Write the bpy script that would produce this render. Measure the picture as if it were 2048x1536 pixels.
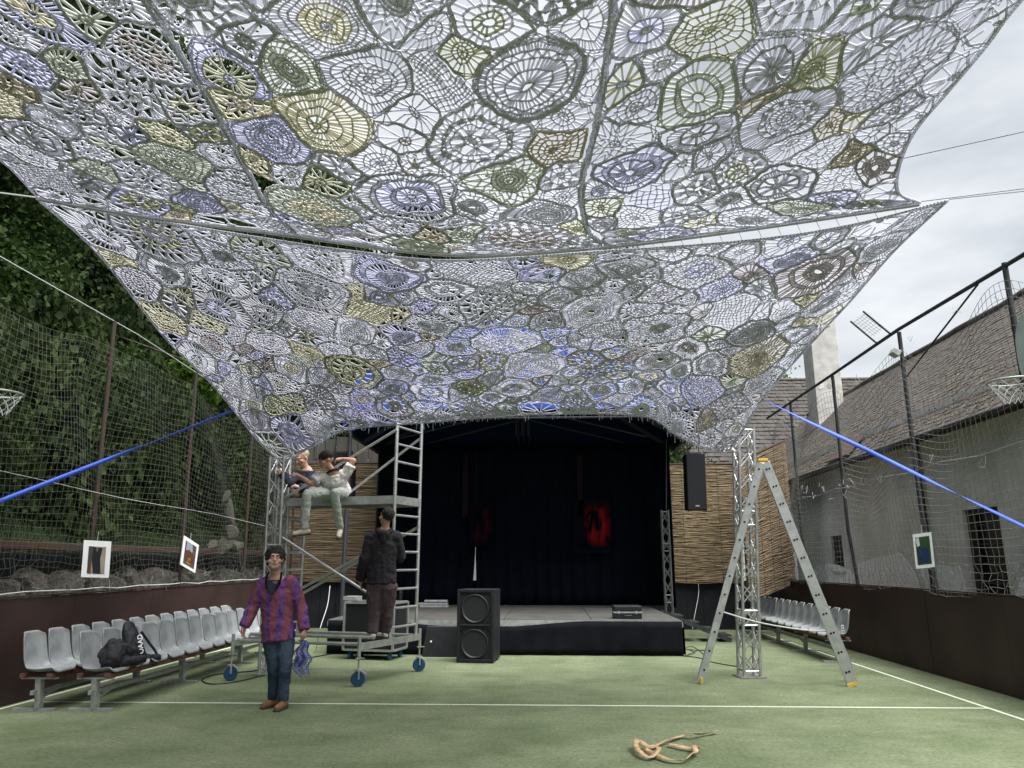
import bpy, bmesh, math, random
import numpy as np
from mathutils import Vector, Matrix

for o in list(bpy.data.objects):
    bpy.data.objects.remove(o, do_unlink=True)
SC = bpy.context.scene
COL = SC.collection
R = math.radians
random.seed(7)

# ------------------------------------------------------------------ camera
PITCH, YAW, FPX = R(13.387), R(2.748), 1500.0
cam = bpy.data.cameras.new('camera')
cam.sensor_width = 36.0
cam.lens = FPX / 2048 * 36.0
cam.clip_start = 0.05
cam.clip_end = 2000
camo = bpy.data.objects.new('camera', cam)
COL.objects.link(camo)
camo.location = (0, 0, 1.6)
camo.rotation_euler = (math.pi / 2 + PITCH, 0, YAW)
SC.camera = camo

# ------------------------------------------------------------------ sky and light
SUN_EL, SUN_AZ = R(66), R(125)      # azimuth clockwise from +Y: from the right, a little behind the viewer
world = bpy.data.worlds.new('World')
SC.world = world
world.use_nodes = True
nt = world.node_tree
nt.nodes.clear()
wo = nt.nodes.new('ShaderNodeOutputWorld')
bg = nt.nodes.new('ShaderNodeBackground')
sky = nt.nodes.new('ShaderNodeTexSky')
sky.sky_type = 'NISHITA'
sky.sun_disc = False
sky.sun_elevation = SUN_EL
sky.sun_rotation = SUN_AZ
sky.air_density = 1.0
sky.dust_density = 4.0
mulv = nt.nodes.new('ShaderNodeVectorMath'); mulv.operation = 'SCALE'
mulv.inputs['Scale'].default_value = 0.03
nt.links.new(sky.outputs[0], mulv.inputs[0])
tc = nt.nodes.new('ShaderNodeTexCoord')
mp = nt.nodes.new('ShaderNodeMapping'); mp.inputs['Scale'].default_value = (1.0, 1.0, 2.6)
mp.inputs['Rotation'].default_value = (0.2, 0.3, 0.5)
nt.links.new(tc.outputs['Generated'], mp.inputs['Vector'])
nz = nt.nodes.new('ShaderNodeTexNoise')
nz.inputs['Scale'].default_value = 2.2
nz.inputs['Detail'].default_value = 5
nz.inputs['Roughness'].default_value = 0.55
nt.links.new(mp.outputs[0], nz.inputs['Vector'])
cr = nt.nodes.new('ShaderNodeValToRGB')
cr.color_ramp.elements[0].position = 0.36
cr.color_ramp.elements[0].color = (0.082, 0.088, 0.095, 1)
cr.color_ramp.elements[1].position = 0.62
cr.color_ramp.elements[1].color = (0.152, 0.157, 0.159, 1)
nt.links.new(nz.outputs['Fac'], cr.inputs[0])
mx = nt.nodes.new('ShaderNodeMixRGB'); mx.inputs[0].default_value = 0.88
nt.links.new(mulv.outputs[0], mx.inputs[1])
nt.links.new(cr.outputs[0], mx.inputs[2])
nt.links.new(mx.outputs[0], bg.inputs[0])
bg.inputs[1].default_value = 1.0
nt.links.new(bg.outputs[0], wo.inputs[0])

sun = bpy.data.lights.new('sun', 'SUN')
sun.energy = 1.5
sun.angle = R(60)
sun.color = (1.0, 0.98, 0.95)
suno = bpy.data.objects.new('sun', sun)
COL.objects.link(suno)
sd = Vector((math.sin(SUN_AZ) * math.cos(SUN_EL), math.cos(SUN_AZ) * math.cos(SUN_EL), math.sin(SUN_EL)))
suno.rotation_euler = (-sd).to_track_quat('-Z', 'Y').to_euler()

SC.view_settings.view_transform = 'Standard'
SC.view_settings.look = 'None'
SC.view_settings.exposure = 2.7
SC.view_settings.gamma = 1.0
SC.render.engine = 'CYCLES'
SC.cycles.max_bounces = 8
SC.cycles.diffuse_bounces = 5
SC.cycles.transparent_max_bounces = 8
SC.cycles.use_denoising = True

# ------------------------------------------------------------------ helpers
CF = Vector((-math.sin(YAW) * math.cos(PITCH), math.cos(YAW) * math.cos(PITCH), math.sin(PITCH)))
CR = Vector((math.cos(YAW), math.sin(YAW), 0))
CU = CR.cross(CF)
CC = Vector((0, 0, 1.6))
def at(px, py, Y):
    "point at court distance Y seen at that place of the photograph"
    r = CF + CR * ((px - 1024) / FPX) - CU * ((py - 768) / FPX)
    return CC + r * (Y / r.y)
def V(*a):
    return Vector(a)

MATS = {}
def mat(name, col, rough=0.8, col2=None, scale=8.0, detail=4, bump=0.0, bscale=None, metal=0.0, spec=0.3,
        stretch=(1, 1, 1), lo=0.35, hi=0.65, coat=0.0, trans=0.0):
    if name in MATS:
        return MATS[name]
    m = bpy.data.materials.new(name)
    m.use_nodes = True
    n = m.node_tree.nodes; l = m.node_tree.links
    b = n['Principled BSDF']
    b.inputs['Roughness'].default_value = rough
    b.inputs['Metallic'].default_value = metal
    b.inputs['Specular IOR Level'].default_value = spec
    b.inputs['Coat Weight'].default_value = coat
    b.inputs['Base Color'].default_value = (*col, 1)
    if col2 is not None or bump:
        t = n.new('ShaderNodeTexCoord'); mpn = n.new('ShaderNodeMapping')
        mpn.inputs['Scale'].default_value = stretch
        l.new(t.outputs['Object'], mpn.inputs['Vector'])
    if col2 is not None:
        z = n.new('ShaderNodeTexNoise'); z.inputs['Scale'].default_value = scale; z.inputs['Detail'].default_value = detail
        l.new(mpn.outputs[0], z.inputs['Vector'])
        c = n.new('ShaderNodeValToRGB')
        c.color_ramp.elements[0].position = lo; c.color_ramp.elements[0].color = (*col, 1)
        c.color_ramp.elements[1].position = hi; c.color_ramp.elements[1].color = (*col2, 1)
        l.new(z.outputs['Fac'], c.inputs[0]); l.new(c.outputs[0], b.inputs['Base Color'])
    if bump:
        z2 = n.new('ShaderNodeTexNoise'); z2.inputs['Scale'].default_value = bscale or scale * 4; z2.inputs['Detail'].default_value = 5
        l.new(mpn.outputs[0], z2.inputs['Vector'])
        bp = n.new('ShaderNodeBump'); bp.inputs['Strength'].default_value = bump; bp.inputs['Distance'].default_value = 0.03
        l.new(z2.outputs['Fac'], bp.inputs['Height']); l.new(bp.outputs[0], b.inputs['Normal'])
    if trans:
        tr = n.new('ShaderNodeBsdfTranslucent'); ms = n.new('ShaderNodeMixShader'); ms.inputs[0].default_value = trans
        out = n['Material Output']
        src = b.inputs['Base Color'].links
        if src:
            l.new(src[0].from_socket, tr.inputs[0])
        else:
            tr.inputs[0].default_value = (*col, 1)
        l.new(b.outputs[0], ms.inputs[1]); l.new(tr.outputs[0], ms.inputs[2]); l.new(ms.outputs[0], out.inputs[0])
    MATS[name] = m
    return m

def props(o, label=None, cat=None, group=None, kind=None):
    if label: o['label'] = label
    if cat: o['category'] = cat
    if group: o['group'] = group
    if kind: o['kind'] = kind
    return o
def thing(name, label, cat, loc=(0, 0, 0), group=None):
    o = bpy.data.objects.new(name, None)
    o.empty_display_size = 0.2
    COL.objects.link(o)
    o.location = loc
    return props(o, label, cat, group)
def origin_of(p):
    v = Vector((0, 0, 0))
    while p is not None:
        v += Vector(p.location); p = p.parent
    return v
def link_mesh(name, me, m, parent=None, smooth=False):
    o = bpy.data.objects.new(name, me)
    COL.objects.link(o)
    if parent is not None:
        o.parent = parent
    if m is not None:
        me.materials.append(m)
    if smooth:
        me.polygons.foreach_set('use_smooth', [True] * len(me.polygons))
    return o
def copy_tree(o, parent=None):
    c = o.copy(); COL.objects.link(c)
    c.parent = parent
    for ch in list(o.children):
        copy_tree(ch, c)
    return c

class MB:
    def __init__(s):
        s.v = []; s.f = []
    def add(s, vs, fs):
        b = len(s.v)
        s.v += [tuple(x) for x in vs]
        s.f += [tuple(i + b for i in f) for f in fs]
        return s
    def box(s, c, d, M=None, taper=1.0):
        x, y, z = d[0] / 2, d[1] / 2, d[2] / 2
        vs = [V(sx * x * (taper if sz > 0 else 1), sy * y * (taper if sz > 0 else 1), sz * z) for sz in (-1, 1) for sy in (-1, 1) for sx in (-1, 1)]
        if M is not None: vs = [M @ p for p in vs]
        c = Vector(c)
        return s.add([p + c for p in vs], [(0, 2, 3, 1), (4, 5, 7, 6), (0, 1, 5, 4), (2, 6, 7, 3), (0, 4, 6, 2), (1, 3, 7, 5)])
    def span(s, a, b):
        a = Vector(a); b = Vector(b)
        return s.box((a + b) / 2, b - a)
    def beam(s, a, b, w, h, up=(0, 0, 1)):
        a = Vector(a); b = Vector(b); d = (b - a).normalized(); up = Vector(up)
        if abs(d.dot(up)) > 0.98: up = V(0, 1, 0)
        x = d.cross(up).normalized(); y = x.cross(d)
        vs = []
        for p in (a, b):
            for i, j in ((-1, -1), (1, -1), (1, 1), (-1, 1)):
                vs.append(p + x * (i * w / 2) + y * (j * h / 2))
        return s.add(vs, [(3, 2, 1, 0), (4, 5, 6, 7), (0, 1, 5, 4), (1, 2, 6, 5), (2, 3, 7, 6), (3, 0, 4, 7)])
    def tube(s, pts, r, n=8, closed=False):
        pts = [Vector(p) for p in pts]; N = len(pts)
        rr = r if isinstance(r, (list, tuple)) else [r] * N
        vs = []; prev = None
        for i, p in enumerate(pts):
            if closed: d = pts[(i + 1) % N] - pts[i - 1]
            else: d = pts[min(i + 1, N - 1)] - pts[max(i - 1, 0)]
            d.normalize()
            if prev is None:
                u = d.cross(V(0, 0, 1))
                if u.length < 0.05: u = d.cross(V(1, 0, 0))
            else:
                u = prev - d * prev.dot(d)
            u.normalize(); prev = u; w = d.cross(u)
            for k in range(n):
                a = 2 * math.pi * k / n
                vs.append(p + (u * math.cos(a) + w * math.sin(a)) * rr[i])
        fs = []
        for i in range(N if closed else N - 1):
            j = (i + 1) % N
            for k in range(n):
                k2 = (k + 1) % n
                fs.append((i * n + k, i * n + k2, j * n + k2, j * n + k))
        if not closed:
            fs.append(tuple(range(n - 1, -1, -1))); fs.append(tuple((N - 1) * n + k for k in range(n)))
        return s.add(vs, fs)
    def lathe(s, c, prof, n=20, axis=(0, 0, 1)):
        c = Vector(c); q = Vector((0, 0, 1)).rotation_difference(Vector(axis))
        vs = []
        for (r, h) in prof:
            for k in range(n):
                a = 2 * math.pi * k / n
                vs.append(c + q @ V(r * math.cos(a), r * math.sin(a), h))
        fs = []
        for i in range(len(prof) - 1):
            for k in range(n):
                k2 = (k + 1) % n
                fs.append((i * n + k, i * n + k2, (i + 1) * n + k2, (i + 1) * n + k))
        fs.append(tuple(range(n - 1, -1, -1))); fs.append(tuple((len(prof) - 1) * n + k for k in range(n)))
        return s.add(vs, fs)
    def strip(s, rows, closed=False):
        n = len(rows[0]); vs = [p for r in rows for p in r]; fs = []
        for i in range(len(rows) - 1):
            for k in range(n if closed else n - 1):
                k2 = (k + 1) % n
                fs.append((i * n + k, i * n + k2, (i + 1) * n + k2, (i + 1) * n + k))
        return s.add(vs, fs)
    def prism(s, poly, d):
        n = len(poly); d = Vector(d); poly = [Vector(p) for p in poly]
        return s.add(poly + [p + d for p in poly], [tuple(range(n - 1, -1, -1)), tuple(range(n, 2 * n))] + [(i, (i + 1) % n, n + (i + 1) % n, n + i) for i in range(n)])
    def build(s, name, m, parent=None, smooth=False, bevel=0.0, solid=0.0, **kw):
        o0 = origin_of(parent)
        me = bpy.data.meshes.new(name)
        me.from_pydata([tuple(Vector(p) - o0) for p in s.v], [], s.f)
        me.update()
        o = link_mesh(name, me, m, parent, smooth)
        if smooth:
            try: me.set_sharp_from_angle(angle=R(50))
            except Exception: pass
        if solid:
            md = o.modifiers.new('solid', 'SOLIDIFY'); md.thickness = solid; md.offset = 0
        if bevel:
            md = o.modifiers.new('bevel', 'BEVEL'); md.width = bevel; md.segments = 2; md.limit_method = 'ANGLE'
        props(o, **kw)
        return o

def segs_mesh(name, P, Q, rad, m, parent=None, n=4, smooth=True, mi=None, extra=()):
    "every row of P,Q becomes a short prism: thousands of threads in one mesh"
    P = np.asarray(P, float); Q = np.asarray(Q, float)
    N = len(P)
    rad = np.broadcast_to(np.asarray(rad, float), (N,))
    d = Q - P
    L = np.linalg.norm(d, axis=1, keepdims=True); d = d / np.maximum(L, 1e-9)
    ref = np.where(np.abs(d[:, 2:3]) < 0.9, np.array([[0, 0, 1.0]]), np.array([[1.0, 0, 0]]))
    u = np.cross(d, ref); u /= np.linalg.norm(u, axis=1, keepdims=True)
    w = np.cross(d, u)
    P2 = P - d * rad[:, None] * 0.5; Q2 = Q + d * rad[:, None] * 0.5
    vs = np.empty((N, 2 * n, 3))
    for k in range(n):
        a = 2 * math.pi * (k + 0.5) / n
        off = (u * math.cos(a) + w * math.sin(a)) * rad[:, None]
        vs[:, k] = P2 + off; vs[:, n + k] = Q2 + off
    o0 = np.array(origin_of(parent))
    vs = (vs - o0).reshape(-1, 3)
    base = (np.arange(N) * 2 * n)[:, None, None]
    q = np.array([[k, (k + 1) % n, n + (k + 1) % n, n + k] for k in range(n)])[None]
    fs = (base + q).reshape(-1)
    me = bpy.data.meshes.new(name)
    nf = N * n
    me.vertices.add(len(vs)); me.vertices.foreach_set('co', vs.reshape(-1))
    me.loops.add(len(fs)); me.loops.foreach_set('vertex_index', fs.astype(np.int32))
    me.polygons.add(nf)
    me.polygons.foreach_set('loop_start', (np.arange(nf) * 4).astype(np.int32))
    me.polygons.foreach_set('loop_total', np.full(nf, 4, np.int32))
    if smooth: me.polygons.foreach_set('use_smooth', np.ones(nf, bool))
    me.update(calc_edges=True)
    o = link_mesh(name, me, m, parent)
    if mi is not None:
        for e_ in extra: me.materials.append(e_)
        me.polygons.foreach_set('material_index', np.repeat(np.asarray(mi, np.int32), n))
    return o

# ------------------------------------------------------------------ materials
def turf_mat():
    m = bpy.data.materials.new('turf'); m.use_nodes = True
    n = m.node_tree.nodes; l = m.node_tree.links; b = n['Principled BSDF']
    b.inputs['Roughness'].default_value = 0.95; b.inputs['Specular IOR Level'].default_value = 0.1
    t = n.new('ShaderNodeTexCoord')
    z1 = n.new('ShaderNodeTexNoise'); z1.inputs['Scale'].default_value = 1.1; z1.inputs['Detail'].default_value = 6
    z2 = n.new('ShaderNodeTexNoise'); z2.inputs['Scale'].default_value = 26; z2.inputs['Detail'].default_value = 6; z2.inputs['Roughness'].default_value = 0.7
    z3 = n.new('ShaderNodeTexNoise'); z3.inputs['Scale'].default_value = 190; z3.inputs['Detail'].default_value = 3
    for z in (z1, z2, z3): l.new(t.outputs['Object'], z.inputs['Vector'])
    c1 = n.new('ShaderNodeValToRGB')
    c1.color_ramp.elements[0].position = 0.36; c1.color_ramp.elements[0].color = (0.116, 0.147, 0.083, 1)
    c1.color_ramp.elements[1].position = 0.64; c1.color_ramp.elements[1].color = (0.164, 0.195, 0.120, 1)
    l.new(z1.outputs['Fac'], c1.inputs[0])
    c2 = n.new('ShaderNodeValToRGB')
    c2.color_ramp.elements[0].position = 0.30; c2.color_ramp.elements[0].color = (0.55, 0.58, 0.55, 1)
    c2.color_ramp.elements[1].position = 0.68; c2.color_ramp.elements[1].color = (1.35, 1.3, 1.3, 1)
    l.new(z2.outputs['Fac'], c2.inputs[0])
    mm = n.new('ShaderNodeMixRGB'); mm.blend_type = 'MULTIPLY'; mm.inputs[0].default_value = 0.85
    l.new(c1.outputs[0], mm.inputs[1]); l.new(c2.outputs[0], mm.inputs[2])
    c3 = n.new('ShaderNodeValToRGB')
    c3.color_ramp.elements[0].position = 0.30; c3.color_ramp.elements[0].color = (0.6, 0.6, 0.6, 1)
    c3.color_ramp.elements[1].position = 0.70; c3.color_ramp.elements[1].color = (1.35, 1.35, 1.35, 1)
    l.new(z3.outputs['Fac'], c3.inputs[0])
    m2 = n.new('ShaderNodeMixRGB'); m2.blend_type = 'MULTIPLY'; m2.inputs[0].default_value = 0.8
    l.new(mm.outputs[0], m2.inputs[1]); l.new(c3.outputs[0], m2.inputs[2])
    mpx = n.new('ShaderNodeMapping'); mpx.inputs['Scale'].default_value = (1, 1.5, 1); l.new(t.outputs['Object'], mpx.inputs['Vector'])
    z4 = n.new('ShaderNodeTexNoise'); z4.inputs['Scale'].default_value = 3.2; z4.inputs['Detail'].default_value = 8; z4.inputs['Roughness'].default_value = .68; l.new(mpx.outputs[0], z4.inputs['Vector'])
    c4 = n.new('ShaderNodeValToRGB'); c4.color_ramp.elements[0].position = .34; c4.color_ramp.elements[0].color = (.86, .86, .85, 1); c4.color_ramp.elements[1].position = .66; c4.color_ramp.elements[1].color = (1.12, 1.11, 1.12, 1); l.new(z4.outputs['Fac'], c4.inputs[0])
    m4 = n.new('ShaderNodeMixRGB'); m4.blend_type = 'MULTIPLY'; m4.inputs[0].default_value = 1.0; l.new(m2.outputs[0], m4.inputs[1]); l.new(c4.outputs[0], m4.inputs[2])
    l.new(m4.outputs[0], b.inputs['Base Color'])
    bp = n.new('ShaderNodeBump'); bp.inputs['Strength'].default_value = 0.5; bp.inputs['Distance'].default_value = 0.01
    l.new(z3.outputs['Fac'], bp.inputs['Height']); l.new(bp.outputs[0], b.inputs['Normal'])
    return m
M_TURF = turf_mat()
M_LINE = mat('line_paint', (0.62, 0.66, 0.55), 0.9, (0.45, 0.50, 0.38), scale=30)
M_SOIL = mat('soil', (0.018, 0.019, 0.010), 0.95, (0.013, 0.024, 0.006), scale=1.5, bump=0.6, bscale=12)
M_BOARD = mat('brown_board', (0.034, 0.020, 0.018), 0.6, (0.052, 0.031, 0.027), scale=1.4, spec=0.3, bump=0.05, bscale=30)
M_ALU = mat('aluminium', (0.55, 0.56, 0.55), 0.38, (0.42, 0.43, 0.43), scale=9, metal=0.75)
M_GALV = mat('galvanised', (0.42, 0.44, 0.42), 0.5, (0.30, 0.32, 0.31), scale=14, metal=0.45)
M_STEEL_DK = mat('dark_steel', (0.035, 0.037, 0.042), 0.5, (0.06, 0.06, 0.062), scale=9, metal=0.3)
M_RUSTPOST = mat('brown_post', (0.055, 0.034, 0.025), 0.8, (0.035, 0.03, 0.027), scale=6)
M_BLACK = mat('black_plastic', (0.008, 0.009, 0.011), 0.55, (0.013, 0.014, 0.017), scale=20)
M_BLKCLOTH = mat('black_cloth', (0.0018, 0.0032, 0.0075), 0.95, (0.003, 0.005, 0.0105), scale=3, spec=.1)
M_GRILLE = mat('speaker_cone', (0.017, 0.018, 0.021), 0.5)
M_WHITE = mat('white_card', (0.78, 0.79, 0.80), 0.6)
M_SEAT = mat('seat_plastic', (0.29, 0.31, 0.32), 0.32, (0.21, 0.225, 0.23), scale=7, spec=0.5)
M_SEATWOOD = mat('bench_wood', (0.10, 0.04, 0.03), 0.7, (0.16, 0.08, 0.06), scale=8)
M_BLUE = mat('blue_webbing', (0.055, 0.12, 0.70), 0.6, (0.07, 0.14, 0.78), scale=40)
M_TARP = mat('blue_tarp', (0.02, 0.06, 0.36), 0.55, (0.03, 0.08, 0.44), scale=3)
M_ROPE = mat('rope', (0.45, 0.46, 0.45), 0.9)
M_CABLE = mat('black_cable', (0.01, 0.01, 0.011), 0.5)
M_CASTOR = mat('blue_wheel', (0.012, 0.060, 0.135), 0.5)
M_YELLOW = mat('yellow_cap', (0.55, 0.36, 0.05), 0.5)


# ================================================================== THE SETTING
rng = random.Random(11)
MB().add([(-6.25, -14, 0), (5.95, -14, 0), (5.95, 19.6, 0), (-6.25, 19.6, 0)], [(0, 1, 2, 3)]).build('turf_court', M_TURF, kind='structure')

def hill_z(x, y):
    z = -0.02
    if x < -6.45:
        t = -6.45 - x
        z = 0.2 + (1.55 if t > 0.95 else 0.0) + max(0, t - 0.95) * 0.42 + max(0, t - 5) * 0.25
        z = min(z, 9.5)
        z += 0.12 * math.sin(x * 1.7 + y * 0.9) + 0.08 * math.sin(y * 2.3)
    if y > 21 and x < 3:
        z = max(z, min((y - 21) * 0.22, 5))
    return z
mb = MB()
xs = [-260, -140, -70, -40, -30, -24, -20, -17, -15, -13.5, -12, -11, -10, -9, -8.3, -7.8, -7.46, -7.38, -6.47, -6.4, -3, 0, 3, 6, 8, 12, 25, 60, 140, 260]
ys = [-200, -90, -40, -20, -12] + [-8 + i * 1.5 for i in range(30)] + [40, 46, 60, 100, 200, 320]
mb.strip([[V(x, y, hill_z(x, y) - (0.03 if x > -6.5 else 0)) for x in xs] for y in ys])
mb.build('terrain', M_SOIL, smooth=True, kind='structure')

def line(name, a, b, w):
    a = Vector(a); b = Vector(b); d = (b - a).normalized(); s = V(-d.y, d.x, 0) * w / 2
    m = MB(); N = 24
    for i in range(N):
        p = a.lerp(b, i / N); q = a.lerp(b, (i + 1) / N)
        m.add([p - s + V(0, 0, .004), p + s + V(0, 0, .004), q + s + V(0, 0, .004), q - s + V(0, 0, .004)], [(0, 3, 2, 1)])
    m.build(name, M_LINE, kind='structure')
line('court_line_across', (-6.1, 9.19, 0), (4.9, 9.31, 0), 0.05)
line('court_line_left', (-6.17, -10, 0), (-6.16, 19.2, 0), 0.05)
line('court_line_right', (4.93, -10, 0), (4.93, 19.2, 0), 0.05)

# ---- low brown board walls
def board_wall(label, x, y0, y1, face):
    t = thing('board_wall', label, 'wall', (x, (y0 + y1) / 2, 0))
    y = y0
    while y < y1 - 0.05:
        e = min(y + 2.0, y1)
        MB().span((x - .02 + rng.uniform(-.003, .003), y + .004, 0.0), (x + .02 + rng.uniform(-.003, .003), e - .004, 1.19 + rng.uniform(-.004, .004))).build('board', M_BOARD, t, bevel=0.004)
        MB().span((x - face * .09, y + .96, 0.0), (x - face * .024, y + 1.04, 1.15)).build('stud', M_STEEL_DK, t)
        y = e
    MB().span((x - .03, y0, 1.197), (x + .03, y1, 1.215)).build('cap_rail', M_BOARD, t)
    return t
board_wall('low dark brown board wall behind the two left seat rows', -6.27, -6, 19.4, 1)
board_wall('low dark brown board wall on the right, below the white plaster building', 5.66, -6, 19.4, -1)

# ---- black panelling across the back
t = thing('back_panelling', 'low black board panelling running under the reed screens behind the stage', 'wall', (-0.3, 19.5, 0))
M_BLKBOARD = mat('black_board', (0.010, 0.011, 0.016), 0.7, (0.018, 0.019, 0.024), scale=3)
MB().span((-6.2, 19.52, 0), (5.8, 19.55, 1.15)).build('backing', M_BLKBOARD, t)
for i in range(30):
    x = -6.2 + i * 0.4
    MB().span((x + .004, 19.48 + rng.uniform(0, .01), 0), (x + .396, 19.51, 1.16)).build('plank', M_BLKBOARD, t)

# ---- stone retaining wall and beam on the left
M_ROCK = mat('rock', (0.042, 0.039, 0.034), 0.95, (0.10, 0.092, 0.078), scale=5, bump=0.8, bscale=14)
M_TIMBER = mat('old_timber', (0.034, 0.021, 0.016), 0.85, (0.055, 0.036, 0.028), scale=6, stretch=(1, .15, 1))
M_MORTAR = mat('dark_earth', (0.012, 0.014, 0.016), 0.95)
t = thing('retaining_wall', 'rough stone retaining wall under a timber beam, behind the left board wall', 'wall', (-7.4, 9, 0.2))
MB().span((-7.62, -5, 0.1), (-7.44, 21, 1.74)).build('core', M_MORTAR, t)
def rock_mesh(seed):
    bm = bmesh.new(); bmesh.ops.create_icosphere(bm, subdivisions=2, radius=1.0)
    r2 = random.Random(seed); dirs = [Vector((r2.gauss(0, 1), r2.gauss(0, 1), r2.gauss(0, 1))).normalized() for _ in range(16)]; hs = [r2.uniform(.42, .82) for _ in dirs]
    for v in bm.verts:
        for d, h in zip(dirs, hs):
            k = v.co.dot(d)
            if k > h: v.co -= d * (k - h)
    me = bpy.data.meshes.new('stone'); bm.to_mesh(me); bm.free(); me.materials.append(M_ROCK)
    return me
rocks = [rock_mesh(s) for s in range(6)]
o0 = origin_of(t); k = 0
for row in range(4):
    y = 6.5 + rng.uniform(0, .3)
    while y < 19:
        w = rng.uniform(.28, .62); h = rng.uniform(.26, .36)
        if True:
            o = bpy.data.objects.new('stone', rocks[k % 6]); k += 1
            COL.objects.link(o); o.parent = t
            o.location = Vector((-7.40 + rng.uniform(-.04, .05), y + w / 2, 0.32 + row * 0.31)) - o0
            o.scale = (.26, w * .85, h * .95); o.rotation_euler = (rng.uniform(-.2, .2), rng.uniform(-.2, .2), rng.uniform(-.15, .15))
        y += w
for i in range(7):
    MB().span((-7.34, -4 + i * 3.6, 1.77), (-7.12, -4 + i * 3.6 + 3.58, 1.88)).build('beam', M_TIMBER, t, bevel=.01)

# ---- standing carved stone on the left bank
M_STATUE = mat('pale_stone', (0.10, 0.096, 0.08), 0.95, (0.045, 0.045, 0.038), scale=9, bump=0.7, bscale=22)
st = thing('standing_stone', 'pale weathered standing stone on a rough plinth behind the left net', 'stone', (-7.9, 16.4, 1.85))
c = at(452, 1093, 16.4)
def put_rock(nm, par, me, loc, sc, rot):
    o = bpy.data.objects.new(nm, me.copy()); o.data.materials[0] = M_STATUE
    COL.objects.link(o); o.parent = par; o.location = Vector(loc) - origin_of(par); o.scale = sc; o.rotation_euler = rot
put_rock('shaft', st, rocks[2], (c.x + .02, 16.4, 2.62), (.13, .12, .40), (.1, -.16, .4))
put_rock('shaft_top', st, rocks[4], (c.x - .07, 16.4, 3.02), (.10, .09, .21), (.2, .35, 1.0))
for dx, dz, s in ((0, 0.0, .32), (.25, -.02, .24), (-.22, .0, .26), (.05, .26, .26)):
    o = bpy.data.objects.new('plinth_stone', rocks[k % 6].copy()); k += 1
    o.data.materials[0] = M_STATUE
    COL.objects.link(o); o.parent = st; o.location = Vector((c.x + dx, 16.4, 1.95 + dz)) - origin_of(st); o.scale = (s, s * .8, s * .75); o.rotation_euler = (.3, k, .2)

# ---- long white building on the right
def plaster_mat():
    m = mat('plaster', (0.66, 0.655, 0.61), 0.92, (0.50, 0.49, 0.45), scale=1.3, bump=0.15, bscale=30)
    return m
M_PLASTER = plaster_mat()
M_PLWHITE = mat('fresh_plaster', (0.84, 0.85, 0.86), 0.92, (0.74, 0.74, 0.73), scale=5)
M_PLTAN = mat('bare_render', (0.40, 0.36, 0.31), 0.95, (0.33, 0.30, 0.255), scale=6, bump=.3)
M_SHINGLE = mat('old_shingle', (0.135, 0.118, 0.102), 0.95, (0.078, 0.069, 0.062), scale=5, lo=.35, hi=.66, bump=.5, bscale=40)
M_SHDEBRIS = mat('moss_debris', (0.23, 0.20, 0.15), 0.95, (0.10, 0.09, 0.06), scale=15)
M_WINDK = mat('dark_window', (0.012, 0.014, 0.016), 0.25, spec=.5)
M_WINFR = mat('window_frame', (0.05, 0.042, 0.036), 0.7)
bl = thing('long_building', 'long white plastered building with a steep weathered shingle roof on the right', 'building', (7.5, 15, 0))
openings = [('door', 13.05, 14.15, 0, 2.52), ('window', 20.0, 20.75, 1.40, 2.28), ('window', 24.4, 25.1, 1.35, 2.2)]
y = 9.6; ops = sorted(openings, key=lambda q: q[1])
for nm, a, b, z0, z1 in ops + [('end', 30, 30, 0, 0)]:
    MB().span((7.5, y, 0), (7.9, a, 4.6)).build('wall', M_PLASTER, bl)
    if nm == 'end': break
    if z0 > 0: MB().span((7.5, a, 0), (7.9, b, z0)).build('wall', M_PLASTER, bl)
    MB().span((7.5, a, z1), (7.9, b, 4.6)).build('wall', M_PLASTER, bl)
    fr = MB()
    for p, q in (((7.56, a, z0), (7.66, a + .08, z1)), ((7.56, b - .08, z0), (7.66, b, z1)), ((7.56, a + .08, z1 - .08), (7.66, b - .08, z1))): fr.span(p, q)
    if nm == 'window':
        fr.span((7.56, a + .08, z0), (7.66, b - .08, z0 + .07)); fr.span((7.58, (a + b) / 2 - .03, z0 + .07), (7.64, (a + b) / 2 + .03, z1 - .08)); fr.span((7.58, a + .08, (z0 + z1) / 2 - .02), (7.63, (a + b) / 2 - .03, (z0 + z1) / 2 + .02)); fr.span((7.58, (a + b) / 2 + .03, (z0 + z1) / 2 - .02), (7.63, b - .08, (z0 + z1) / 2 + .02))
    w = fr.build(nm, M_WINFR, bl)
    if nm == 'window':
        for q0, q1 in ((a + .08, (a + b) / 2), ((a + b) / 2, b - .08)): MB().span((7.67, q0 + .003, z0), (7.685, q1 - .003, z1)).build('pane', M_WINDK, w)
        MB().span((7.42, a - .06, z0 - .06), (7.55, b + .06, z0)).build('sill', M_PLASTER, w)
    else:
        MB().span((7.69, a + .05, 0), (7.73, b - .05, z1 - .05)).build('leaf', M_WINDK, w)
        for k2 in range(7): MB().span((7.655, a + .1, .25 + k2 * .33), (7.688, b - .1, .28 + k2 * .33)).build('bar', M_STEEL_DK, w)
    y = b
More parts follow.
